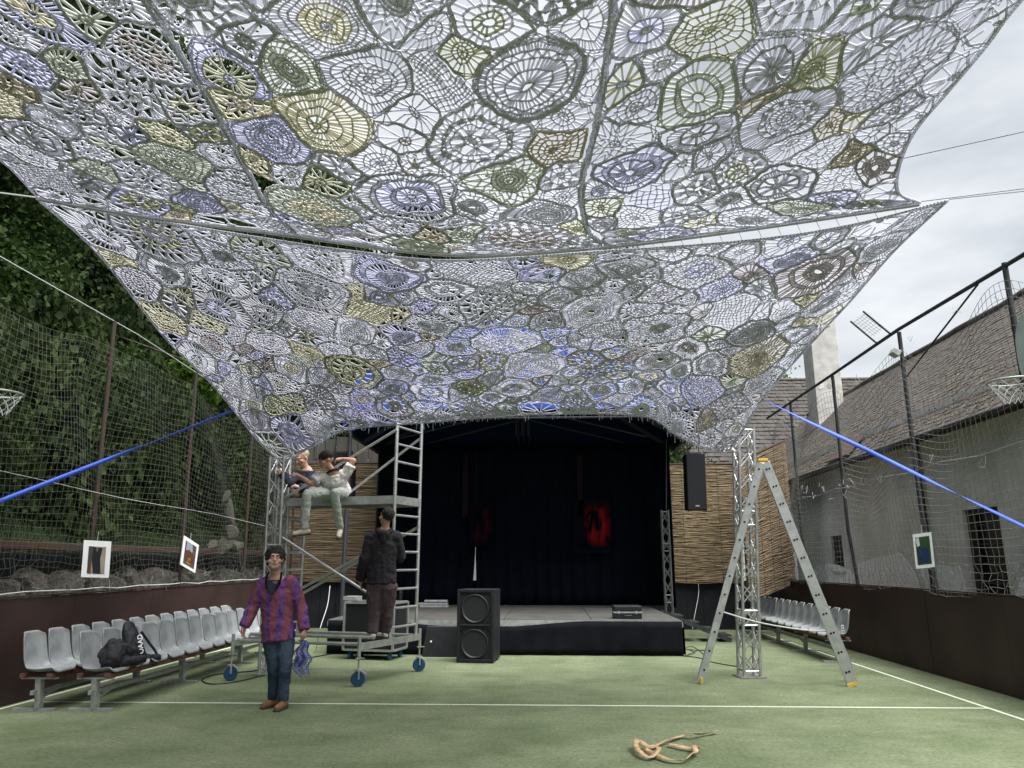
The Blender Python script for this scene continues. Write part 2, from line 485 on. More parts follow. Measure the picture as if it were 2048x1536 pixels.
# flaking plaster patches and a bare rendered strip: raised skins on the wall
def patch(nm, m_, y0, y1, z0, z1, seed, j=.18, dx=0.):
    r2 = random.Random(seed); N = 60; pts = []; hs = [(r2.uniform(0, 6.28), r2.uniform(.2, 1) / (k + 1), k + 2) for k in range(9)]
    nzf = lambda a: sum(am * math.sin(k * a + ph) for ph, am, k in hs)
    for i in range(N):
        a = 2 * math.pi * i / N; sx = math.copysign(abs(math.cos(a)) ** .55, math.cos(a)); sz = math.copysign(abs(math.sin(a)) ** .55, math.sin(a))
        pts.append(V(7.497 - dx, (y0 + y1) / 2 + sx * (y1 - y0) / 2 * (1 + j * nzf(a) * .6), max(0.02, (z0 + z1) / 2 + sz * (z1 - z0) / 2 * (1 + j * nzf(a + 1) * .8))))
    MB().prism(pts, (-.012, 0, 0)).build(nm, m_, bl)
patch('plaster_patch', M_PLWHITE, 16.3, 19.3, 0.3, 1.75, 1); patch('plaster_patch', M_PLWHITE, 14.3, 15.9, 0.3, 1.65, 2, .25); patch('plaster_patch', M_PLWHITE, 19.4, 22.5, .4, 1.5, 5); patch('plaster_patch', M_PLWHITE, 10.5, 12.7, 0.2, 1.6, 8)

MB().tube([V(7.42, 15.4, 4.1), V(7.42, 15.4, 0)], .05, 8).build('downpipe', M_STEEL_DK, bl, smooth=True)
# roof: sheathing plus shingle courses
EAVE, RIDGE = V(6.95, 0, 3.93), V(10.5, 0, 7.34)
sl = RIDGE - EAVE; sl_n = V(-sl.z, 0, sl.x).normalized()
MB().prism([EAVE + V(0, 9.3, -.14), RIDGE + V(0, 9.3, -.14), RIDGE + V(0, 9.3, -.02), EAVE + V(0, 9.3, -.02)], (0, 20.9, 0)).build('roof_deck', M_TIMBER, bl)
MB().prism([RIDGE + V(.02, 9.3, -.14), V(14.1, 9.3, 3.8), V(14.1, 9.3, 3.94), RIDGE + V(.02, 9.3, -.02)], (0, 20.9, 0)).build('roof_back', M_SHINGLE, bl)
MB().prism([V(7.5, 9.6, 0), V(13.6, 9.6, 0), V(13.6, 9.6, 4.0), V(10.5, 9.6, 7.15), V(7.5, 9.6, 4.3)], (0, .3, 0)).build('gable', M_PLASTER, bl)
MB().prism([V(7.9, 29.7, 4.6), V(13.6, 29.7, 4.0), V(10.5, 29.7, 7.15)], (0, .3, 0)).build('gable', M_PLASTER, bl)
sh = MB(); L = sl.length; rows_n = 34; dirv = sl.normalized()
for r_ in range(rows_n):
    y = 9.3 + rng.uniform(0, .1); a0 = r_ * L / rows_n
    while y < 30.2:
        w = rng.uniform(.12, .26)
        ex = rng.uniform(-.02, .02)
        p0 = EAVE + dirv * (a0 - .03 + ex); p1 = EAVE + dirv * (a0 + L / rows_n * 1.15)
        th = rng.uniform(.010, .020)
        q = [p0 + V(0, y, 0) + sl_n * th, p0 + V(0, y + w - .008, 0) + sl_n * (th + rng.uniform(-.004, .004)), p1 + V(0, y + w - .008, 0) + sl_n * .006, p1 + V(0, y, 0) + sl_n * .006]
        sh.add(q + [p0 + V(0, y, 0), p0 + V(0, y + w - .008, 0)], [(0, 3, 2, 1), (0, 1, 5, 4)])
        y += w
sh.build('shingles', M_SHINGLE, bl, kind='stuff')
db = MB()
for i in range(2600):
    a0 = abs(rng.gauss(0, 1.0)) + .02; yy = rng.uniform(9.5, 26)
    if a0 > L: continue
    p = EAVE + dirv * a0 + V(0, yy, 0) + sl_n * .05; s_ = rng.uniform(.012, .035)
    db.add([p + V(rng.uniform(-s_, s_), rng.uniform(-s_, s_), rng.uniform(0, s_)) for _ in range(4)], [(0, 1, 2), (0, 2, 3), (0, 3, 1)])
db.build('roof_litter', M_SHDEBRIS, bl, kind='stuff')
MB().tube([RIDGE + V(0, 9.3 + i * .95, .03 + .02 * math.sin(i * 2.1)) for i in range(23)], .09, 8).build('ridge_cap', M_SHINGLE, bl, smooth=True)
MB().tube([EAVE + V(-.06, 9.3, -.05), EAVE + V(-.06, 30, -.05)], .045, 8).build('gutter', M_STEEL_DK, bl, smooth=True)
M_REDTIN = mat('red_tin', (0.085, 0.052, 0.042), .8, (0.065, 0.05, 0.042), scale=5)
q0 = EAVE + V(0, 17.6, 0) + sl_n * .07
MB().prism([q0 + dirv * .05, q0 + V(0, 1.5, 0) + dirv * .05, q0 + V(0, 1.7, 0) + dirv * .95, q0 + V(0, .25, 0) + dirv * .75], sl_n * .03).build('tin_patch', M_REDTIN, bl)
ch = MB().span((9.15, 25.4, 5.6), (10.05, 26.3, 10.7)).build('chimney', mat('chimney_plaster', (.60, .60, .57), .92, (.44, .43, .40), scale=3, bump=.2), bl, bevel=.02)
MB().span((9.05, 25.3, 10.7), (10.15, 26.4, 10.95)).build('chimney_cap', M_PLASTER, ch)
for i in range(5):
    r2 = random.Random(i); zc = r2.uniform(6.6, 10.2); xc = r2.uniform(9.3, 9.9); w = r2.uniform(.06, .2)
    pts = [V(xc + w * math.cos(a) * r2.uniform(.5, 1.2), 25.4 - .001, zc + w * .9 * math.sin(a) * r2.uniform(.5, 1.2)) for a in [j * math.pi / 5 for j in range(10)]]
    MB().prism(pts, (0, -.008, 0)).build('flaked_patch', M_PLTAN if i % 3 == 0 else M_PLASTER, ch)

# ---- building across the back, white wall under a broad roof
bb = thing('back_building', 'pale walled building with a broad grey brown roof beyond the end of the court', 'building', (6, 33, 0))
MB().span((-2.5, 31.0, 0), (24, 31.5, 4.8)).build('wall', M_PLWHITE, bb)
sh = MB(); e = V(0, 30.4, 4.6); rd = V(0, 36, 10.2); dd = rd - e; nn = V(0, -dd.z, dd.y).normalized()
MB().prism([V(-3, 30.4, 4.45), V(-3, 36, 10.05), V(-3, 36, 10.18), V(-3, 30.4, 4.58)], (28, 0, 0)).build('roof_deck', M_TIMBER, bb)
for r_ in range(26):
    x = -3.0 - rng.uniform(0, .3)
    while x < 24.8:
        w = rng.uniform(.12, .3); p0 = e + dd * (r_ / 26) ; p1 = e + dd * ((r_ + 1.15) / 26); th = rng.uniform(.02, .06)
        sh.add([p0 + V(x, 0, 0) + nn * th, p0 + V(x + w - .01, 0, 0) + nn * th, p1 + V(x + w - .01, 0, 0) + nn * .005, p1 + V(x, 0, 0) + nn * .005], [(0, 1, 2, 3)])
        x += w
sh.build('shingles', mat('grey_shingle', (.082, .076, .070), .95, (.055, .05, .047), scale=3), bb, kind='stuff')
MB().tube([rd + V(-3 + i * 1.4, 0, .02) for i in range(21)], .1, 8).build('ridge_cap', M_SHINGLE, bb, smooth=True)
# white wall glimpsed close behind the stage
t = thing('garden_wall', 'pale plastered wall glimpsed behind the stage curtain and truss', 'wall', (-.5, 21.5, 0))
MB().span((-3.4, 21.5, 0), (6.8, 21.75, 3.0)).build('wall', M_PLWHITE, t)
MB().span((-3.45, 21.42, 3.0), (6.85, 21.83, 3.08)).build('coping', M_SHINGLE, t)

# ================================================================== NETS
M_NETL = mat('net_cord', (0.11, 0.115, 0.10), 0.9)
M_NETR = mat('net_cord_grey', (0.17, 0.175, 0.165), 0.9)
def netting(name, m_, parent, x, y0, y1, z0, z1f, cell, rad, seed, bunch):
    r2 = random.Random(seed); ny = int((y1 - y0) / cell); P = []; Q = []; RR = []
    nz_ = int(4.0 / cell)
    ph = [r2.uniform(0, 6.28) for _ in range(6)]
    def pt(i, j):
        yy = y0 + i * cell; f = j / nz_; zt = z1f(yy)
        z = z0 + (zt - z0) * f
        sag = math.sin(math.pi * ((yy - y0) % 2.9) / 2.9)
        z -= .10 * sag * (.3 + f) + .05 * math.sin(yy * 2.1 + f * 5 + ph[0]) * math.sin(f * 9 + ph[1])
        xx = x + .09 * math.sin(yy * 1.3 + ph[2] + f * 2) * math.sin(math.pi * f) + .05 * math.sin(f * 7 + yy * 2.7 + ph[3])
        b = bunch * math.exp(-((f - .05) / .1) ** 2)
        return (xx + b * r2.uniform(-.12, .12), yy + .03 * math.sin(f * 11 + yy * 3 + ph[4]) + b * r2.uniform(-.08, .08), z + b * r2.uniform(-.1, .06))
    G = [[pt(i, j) for j in range(nz_ + 1)] for i in range(ny + 1)]
    for i in range(ny + 1):
        for j in range(nz_ + 1):
            if i < ny: P.append(G[i][j]); Q.append(G[i + 1][j]); RR.append(rad)
            if j < nz_: P.append(G[i][j]); Q.append(G[i][j + 1]); RR.append(rad)
    o = segs_mesh(name, P, Q, RR, m_, parent, n=3)
    o['kind'] = 'stuff'
    return o
# left
t = thing('ball_net_fence', 'tall pale cord ball net on thin brown posts along the left wall', 'net', (-6.32, 10, 1.2))
netting('netting', M_NETL, t, -6.33, 1.0, 19.2, 1.2, lambda y: 4.85 - .25 * abs(math.sin(y * .55)) - max(0, y - 11) * .02, .10, .0019, 3, .35)
for y0, zt in ((4.9, 5.1), (7.75, 5.1), (10.45, 5.06), (13.1, 4.95), (15.9, 4.85), (18.8, 4.8)):
    MB().tube([V(-6.36, y0, 0), V(-6.36 + rng.uniform(-.02, .02), y0 - .2, zt)], .032, 8).build('post', M_RUSTPOST, t, smooth=True)
MB().tube([V(-6.36, 1, 5.1), V(-6.36, 7.75, 5.075), V(-6.36, 10.9, 5.055), V(-6.36, 13, 4.95), V(-6.36, 19, 4.8)], .007, 6).build('top_wire', M_ROPE, t)
MB().tube([V(-6.30, y_ * 1.0, 2.62 - .10 * (y_ - 8) * .25 + .02 * math.sin(y_)) for y_ in range(4, 20)], .004, 5).build('mid_cord', M_ROPE, t)
MB().tube([V(-6.24 + .03 * math.sin(y_ * 3), 5 + y_ * .5, 1.235 + .03 * abs(math.sin(y_ * 1.3))) for y_ in range(28)], .008, 5).build('bottom_cord', M_ROPE, t)
kn = MB()
for i in range(70):
    p = V(-6.28 + rng.uniform(-.06, .06), rng.uniform(7, 18), 1.22 + abs(rng.gauss(0, .14)))
    kn.tube([p + V(rng.uniform(-.05, .05), rng.uniform(-.09, .09), rng.uniform(-.09, .09)) for _ in range(4)], .005, 4)
kn.build('tangled_cord', M_NETL, t, kind='stuff')
# right
t = thing('rail_net_fence', 'dark steel post and rail fence with sagging ball net above the right wall', 'net', (5.66, 11, 1.2))
netting('netting', M_NETR, t, 5.62, 3.0, 19.2, 1.2, lambda y: 5.0 - .38 * abs(math.sin((y - .4) * 1.05)) ** 2, .115, .0034, 9, .3)
for y0 in (5.9, 8.95, 11.82, 14.73, 17.4):
    MB().tube([V(5.735, y0, 0), V(5.735, y0, 1.3), V(5.66, y0, 2.2), V(5.66, y0, 5.2)], .034, 8).build('post', M_STEEL_DK, t, smooth=True)
MB().tube([V(5.66, 2, 5.14), V(5.66, 8.6, 5.15), V(5.66, 11.82, 5.25), V(5.66, 14.72, 5.23), V(5.66, 19.3, 5.22)], .029, 8).build('rail', M_STEEL_DK, t, smooth=True)
MB().tube([V(5.66, 11.75, 4.45), V(5.66, 9.55, 5.15)], .014, 6).build('brace', M_STEEL_DK, t)
MB().tube([V(5.60, 3 + i, 3.0 - .05 * (i % 2)) for i in range(17)], .006, 5).build('mid_cord', M_ROPE, t)
kn = MB()
for i in range(24):
    zz = rng.choice((1.3, 3.0, 3.0, 3.1, 4.8)); p = V(5.6 + rng.uniform(-.04, .04), rng.uniform(8, 18), zz + rng.uniform(-.15, .1))
    kn.tube([p + V(rng.uniform(-.04, .04), rng.uniform(-.12, .12), rng.uniform(-.09, .09)) for _ in range(4)], .0035, 4)
kn.build('tangled_cord', M_ROPE, t, kind='stuff')
# U bracket with wire mesh on top of the rail
br = MB()
b0, b1 = V(5.66, 12.02, 5.25), V(5.66, 12.55, 5.25)
tip = V(-.42, .05, .40)
for b in (b0, b1): br.tube([b, b + V(-.06, 0, .0), b + V(-.10, 0, .04), b + tip], .017, 6)
ub = br.build('raised_bracket', M_STEEL_DK, t)
gm = MB()
for i in range(1, 8): gm.tube([b0.lerp(b0 + tip, .2 + i * .1), b1.lerp(b1 + tip, .2 + i * .1)], .003, 4)
for i in range(1, 6): gm.tube([b0.lerp(b1, i / 6) + tip * .22, b0.lerp(b1, i / 6) + tip * .95], .003, 4)
gm.build('bracket_mesh', M_NETR, ub)
fl = MB().box(at(1790, 706, 11.75), (.12, .16, .10), Matrix.Rotation(.6, 3, 'Y')).build('floodlight', M_GALV, t, bevel=.01)
MB().tube([at(1790, 706, 11.75), V(5.66, 11.8, 4.82)], .012, 6).build('bracket_arm', M_STEEL_DK, fl)

# ---- basketball hoops
M_HOOPBRD = mat('hoop_board', (0.50, 0.56, 0.53), 0.6, (0.42, 0.48, 0.46), scale=4)
def hoop(label, x, y, z, face, bw=.52):
    t = thing('basketball_hoop', label, 'hoop', (x, y, z))
    c = V(x + face * .42, y, z)
    MB().tube([c + V(.228 * math.cos(a), .228 * math.sin(a), 0) for a in [i * math.pi / 18 for i in range(36)]], .012, 8, closed=True).build('rim', M_GALV, t, smooth=True)
    MB().span((c.x - face * .23 - .01, y - .06, z - .06), (x, y + .06, z + .02)).build('mount', M_GALV, t)
    bd = MB(); pts = []
    for i in range(24):
        a = math.pi * 2 * i / 24
        pts.append(V(x, y + bw * math.copysign(abs(math.cos(a)) ** .6, math.cos(a)), z + .42 + .46 * math.copysign(abs(math.sin(a)) ** .75, math.sin(a))))
    bd.prism(pts, (-face * .03, 0, 0)); bd.build('backboard', M_HOOPBRD, t)
    MB().tube([V(x - face * .03, y, z + .3), V(x - face * .75, y, z + .1)], .03, 8).build('arm', M_STEEL_DK, t)
    MB().tube([V(x - face * .75, y, z + .4), V(x - face * .75, y, 0)], .04, 8).build('pole', M_STEEL_DK, t)
    P = []; Q = []
    for ring in range(4):
        r0, r1 = .22 - ring * .03, .22 - (ring + 1) * .03; z0, z1 = z - ring * .055, z - (ring + 1) * .055
        for i in range(12):
            a = (i + .5 * (ring % 2)) * math.pi / 6
            for s_ in (-.5, .5):
                a2 = a + s_ * math.pi / 6
                P.append((c.x + r0 * math.cos(a), c.y + r0 * math.sin(a), z0)); Q.append((c.x + r1 * math.cos(a2), c.y + r1 * math.sin(a2), z1))
    segs_mesh('net', P, Q, .004, M_ROPE, t, n=3)['kind'] = 'stuff'
hoop('white steel basketball hoop with pale backboard at the right edge, before the shingle roof', 5.33, 7.95, 3.46, -1)
hoop('basketball hoop at the left edge, rim and net before the dark green bank', -6.28, 7.56, 3.36, 1, .40)

# ================================================================== TREES
def leaf_mat(name, c1, c2, tr=.35):
    return mat(name, c1, 0.75, c2, scale=1.6, detail=5, lo=.38, hi=.62, trans=tr, spec=.15)
M_LF_D = leaf_mat('leaf_dark', (0.011, 0.024, 0.008), (0.028, 0.050, 0.015))
M_LF_M = leaf_mat('leaf_mid', (0.017, 0.040, 0.010), (0.048, 0.082, 0.020))
M_LF_L = leaf_mat('leaf_light', (0.045, 0.095, 0.014), (0.10, 0.17, 0.03))
M_IVY = leaf_mat('ivy_leaf', (0.014, 0.028, 0.009), (0.042, 0.064, 0.018))
M_BARK = mat('bark', (0.06, 0.048, 0.038), 0.95, (0.03, 0.026, 0.022), scale=6, bump=.6, stretch=(1, 1, .25))
def foliage(name, m_, blobs, n, size, seed):
    rs = np.random.RandomState(seed)
    w = np.array([b[1] ** 3 * b[2] for b in blobs]) ** .8; w /= w.sum()
    idx = rs.choice(len(blobs), n, p=w)
    C = np.array([b[0] for b in blobs], float)[idx]; rad = np.array([b[1] for b in blobs])[idx]; zs = np.array([b[2] for b in blobs])[idx]
    d = rs.normal(size=(n, 3)); d /= np.linalg.norm(d, axis=1, keepdims=True)
    rr = rad * np.clip(rs.normal(.85, .16, n), .25, 1.2)
    # clumpiness
    lump = 1 + .18 * np.sin(d[:, 0] * 7 + idx) * np.sin(d[:, 1] * 6 + 2 * idx) + .12 * np.sin(d[:, 2] * 11 + idx)
    P = C + d * (rr * lump)[:, None] * np.stack([np.ones(n), np.ones(n), zs], 1)
    s = size * rs.uniform(.55, 1.35, n)
    a = rs.normal(size=(n, 3)) + np.array([0, 0, -.2]); a /= np.linalg.norm(a, axis=1, keepdims=True)
    nrm = rs.normal(size=(n, 3)) * .8 + d * .7 + np.array([0, 0, .7])
    b = np.cross(nrm, a); b /= np.linalg.norm(b, axis=1, keepdims=True)
    fold = np.cross(a, b) * (s * .15)[:, None]
    vs = np.stack([P, P + (a * .5 + b * .36) * s[:, None] + fold, P + a * s[:, None], P + (a * .5 - b * .36) * s[:, None] + fold], 1).reshape(-1, 3)
    f = (np.arange(n)[:, None, None] * 4 + np.array([[0, 1, 2], [0, 2, 3]])[None]).reshape(-1)
    me = bpy.data.meshes.new(name)
    me.vertices.add(len(vs)); me.vertices.foreach_set('co', vs.reshape(-1))
    me.loops.add(len(f)); me.loops.foreach_set('vertex_index', f.astype(np.int32))
    me.polygons.add(2 * n); me.polygons.foreach_set('loop_start', (np.arange(2 * n) * 3).astype(np.int32)); me.polygons.foreach_set('loop_total', np.full(2 * n, 3, np.int32))
    me.update(calc_edges=True); me.materials.append(m_)
    return me
def trunk_mesh(h, r, seed, limbs=7):
    r2 = random.Random(seed); m = MB()
    pts = [V(.12 * math.sin(i * 1.3 + seed), .12 * math.cos(i * 1.1 + seed), h * i / 7 - .3) for i in range(8)]
    m.tube(pts, [r * (1 - .1 * i) for i in range(8)], 9)
    for i in range(limbs):
        z = h * r2.uniform(.35, .92); a = r2.uniform(0, 6.28); l_ = h * r2.uniform(.16, .30)
        b = V(0, 0, z); e = b + V(math.cos(a) * l_, math.sin(a) * l_, l_ * r2.uniform(.3, .8))
        mid = b.lerp(e, .5) + V(0, 0, -.1 * l_)
        m.tube([b, mid, e], [r * .35, r * .22, r * .08], 6)
    me = bpy.data.meshes.new('trunk'); me.from_pydata(m.v, [], m.f); me.update(); me.materials.append(M_BARK)
    return me
def tall_blobs(h, w, seed, low=.15):
    r2 = random.Random(seed); out = []
    for i in range(26):
        f = low + (1 - low) * (i + .5) / 26
        rr = w * (.95 - .55 * abs(f - .45)) * r2.uniform(.55, 1.0)
        a = r2.uniform(0, 6.28); q = w * r2.uniform(.2, .75) * (1 - .5 * f)
        out.append(((q * math.cos(a), q * math.sin(a), h * f), rr * .62, r2.uniform(.6, .95)))
    return out
TREES = {
    'a': (foliage('crown', M_LF_D, tall_blobs(13, 3.0, 1, .12), 42000, .14, 1), trunk_mesh(12, .24, 1)),
    'b': (foliage('crown', M_LF_M, tall_blobs(13, 3.2, 2, .18), 42000, .14, 2), trunk_mesh(12, .22, 2)),
    'c': (foliage('crown', M_LF_L, tall_blobs(11, 2.8, 3, .3), 30000, .13, 3), trunk_mesh(10, .18, 3)),
}
def tree(name, kind, label, loc, s=1.0, rot=0.0, sz=1.0, group=None):
    t = thing(name, label, 'tree', (loc[0], loc[1], loc[2]), group)
    cm, tm = TREES[kind]
    for nm, me in (('crown', cm), ('trunk', tm)):
        o = bpy.data.objects.new(nm, me); COL.objects.link(o); o.parent = t
    t.rotation_euler = (0, 0, rot); t.scale = (s, s, s * sz)
    return t
gl = 'dark trees crowding the left bank'
for i, (x, y, s, kd) in enumerate([(-11.2, 6.0, .9, 'a'), (-11.6, 9.2, .95, 'a'), (-11.0, 12.2, .85, 'b'), (-11.8, 15.2, 1.0, 'a'), (-10.8, 18.4, .9, 'b'), (-14.0, 7.5, 1.1, 'b'), (-14.6, 11.2, 1.15, 'a'), (-14.2, 14.6, 1.1, 'a'), (-14.4, 18.6, 1.2, 'b'), (-14.2, 23, 1.2, 'a'), (-11.0, 22.5, 1.05, 'a'), (-13.5, 3.4, 1.1, 'a'), (-10.4, 3.0, .9, 'b')]):
    tree('bank_tree', kd, 'tall leafy tree in the dark green wood on the left bank', (x, y, hill_z(x, y) - .2), s, i * 1.37, 1.0, gl)
gb = 'green trees rising behind the stage'
for i, (x, y, s, kd) in enumerate([(-8.5, 25.5, 1.1, 'b'), (-5.2, 27.5, 1.08, 'a'), (-2.3, 29, 1.0, 'b'), (1.0, 27.2, .95, 'c'), (3.2, 29.5, 1.12, 'b'), (-9.5, 31, 1.25, 'c'), (-6.0, 34, 1.2, 'b'), (-11.5, 28, 1.35, 'c'), (0, 38, 1.15, 'a'), (-16, 33, 1.6, 'b')]):
    tree('stage_tree', kd, 'broad leafy tree rising behind the stage roof', (x, y, hill_z(x, y) - .1), s, i * 2.1, 1.0, gb)
tree('yard_tree', 'c', 'bright green tree top beside the white chimney', (10.6, 38.5, 0), 1.12, .4)

# shrubs and ivy on the bank, each its own plant
sb = foliage('foliage', M_IVY, [((0, 0, .5), .75, .9), ((.5, .2, .9), .55, 1), ((-.4, -.3, .8), .6, 1), ((.1, .5, 1.3), .5, 1), ((-.2, .1, 1.5), .45, 1)], 8000, .085, 5)
sb2 = foliage('foliage', M_LF_M, [((0, 0, .4), .7, .8), ((.4, .5, .7), .5, 1), ((-.5, -.2, .9), .5, 1)], 6500, .075, 6)
gs = 'ivy covered shrubs on the left bank'
for i in range(34):
    y = 5.5 + (i % 17) * .95 + rng.uniform(-.2, .2); row = i // 17
    x = -8.5 - row * 1.25 + rng.uniform(-.3, .3)
    t = thing('bank_shrub', 'dense ivy covered shrub on the steep left bank behind the net', 'shrub', (x, y, hill_z(x, y) - .15), gs)
    o = bpy.data.objects.new('foliage', sb if i % 3 else sb2); COL.objects.link(o); o.parent = t
    st_ = bpy.data.objects.new('stem', trunk_mesh(1.0, .04, i, 3) if i < 2 else st_.data); COL.objects.link(st_); st_.parent = t
    sc_ = rng.uniform(.8, 1.35) * (1.0 if row == 0 else 1.4); hz = rng.uniform(1.0, 2.1)
    if row == 0 and (13.2 < y < 18.5): sc_ *= .5; hz = .8
    t.scale = (sc_, sc_, sc_ * hz); t.rotation_euler = (0, 0, rng.uniform(0, 6.28))
t = thing('leafy_branch', 'fresh green leafy branch hanging beside the left edge of the lower crochet canopy', 'branch', tuple(at(408, 750, 15.0)))
o = bpy.data.objects.new('foliage', foliage('foliage', M_LF_L, [((0, 0, 0), .42, .8), ((-.45, 0, .12), .3, .7), ((.12, 0, -.38), .26, 1.0)], 420, .17, 8)); COL.objects.link(o); o.parent = t
MB().tube([at(408, 750, 15.0) + V(.1, 0, -.4), at(408, 750, 15.0), at(408, 750, 15.0) + V(-.7, .3, .45), V(-11, 15.3, 7.0)], [.006, .012, .02, .04], 6).build('twig', M_BARK, t)
# grass along the top of the bank
rs = np.random.RandomState(4); n = 16000
gx = rs.uniform(-9.6, -7.35, n); gy = rs.uniform(5, 20, n); gz_ = np.array([hill_z(a, b) for a, b in zip(gx, gy)])
P = np.stack([gx, gy, gz_], 1); Q = P + np.stack([rs.normal(0, .05, n), rs.normal(0, .05, n), rs.uniform(.06, .22, n)], 1)
o = segs_mesh('bank_grass', P, Q, .006, mat('grass_blade', (.012, .026, .006), .8, (.024, .040, .009), scale=2), None, n=3)
props(o, 'rough green grass along the top of the left bank above the timber beam', 'grass', kind='stuff')

# ================================================================== CROCHET CANOPIES
def yarn(n, c): return mat('yarn_' + n, c, 1.0, tuple(x * .8 for x in c), scale=25, spec=.05, trans=.44)
YARNS = {n: yarn(n, c) for n, c in dict(white=(.82, .82, .90), grey=(.72, .72, .80), lilac=(.72, .72, .88), cream=(.80, .78, .70), olive=(.64, .645, .565), tan=(.66, .62, .57), sage=(.70, .72, .70), taupe=(.66, .62, .67), dark=(.30, .295, .30)).items()}
YW = [('white', 40), ('grey', 20), ('lilac', 10), ('cream', 6), ('olive', 4), ('tan', 2), ('sage', 9), ('taupe', 5), ('dark', .3)]

def spline(pts, N=240):
    "Catmull-Rom through the points, resampled evenly"
    P = np.array(pts, float); P = np.vstack([2 * P[0] - P[1], P, 2 * P[-1] - P[-2]])
    out = []
    for i in range(1, len(P) - 2):
        t = np.linspace(0, 1, 24, endpoint=False)[:, None]
        a, b, c, d = P[i - 1], P[i], P[i + 1], P[i + 2]
        out.append(.5 * ((2 * b) + (-a + c) * t + (2 * a - 5 * b + 4 * c - d) * t ** 2 + (-a + 3 * b - 3 * c + d) * t ** 3))
    out.append(P[-2][None]); C = np.vstack(out)
    s = np.concatenate([[0], np.cumsum(np.linalg.norm(np.diff(C, axis=0), axis=1))]); s /= s[-1]
    q = np.linspace(0, 1, N)
    return np.stack([np.interp(q, s, C[:, k]) for k in range(3)], 1)
class Sheet:
    def __init__(s, far, near, left, right, sag, wob):
        s.far, s.near, s.left, s.right = [spline(e) for e in (far, near, left, right)]
        s.sag = sag; s.wob = wob
    def ev(s, E, t):
        q = np.linspace(0, 1, len(E)); return np.stack([np.interp(t, q, E[:, k]) for k in range(3)], -1)
    def __call__(s, u, v):
        u = np.clip(u, 0, 1); v = np.clip(v, 0, 1); U = u[..., None]; W = v[..., None]
        F, N_, L, R_ = s.ev(s.far, u), s.ev(s.near, u), s.ev(s.left, v), s.ev(s.right, v)
        c00, c10, c01, c11 = s.far[0], s.far[-1], s.near[0], s.near[-1]
        P = (1 - W) * F + W * N_ + (1 - U) * L + U * R_ - ((1 - U) * (1 - W) * c00 + U * (1 - W) * c10 + (1 - U) * W * c01 + U * W * c11)
        b = 16 * u * (1 - u) * v * (1 - v)
        e = np.minimum(np.minimum(u, 1 - u), np.minimum(v, 1 - v)); e = np.clip(e * 12, 0, 1)
        P[..., 2] += -s.sag * b + s.wob * e * (np.sin(u * 19 + 1) * np.sin(v * 15 + 2) + .6 * np.sin(u * 37 + v * 11) * np.cos(v * 29))
        return P

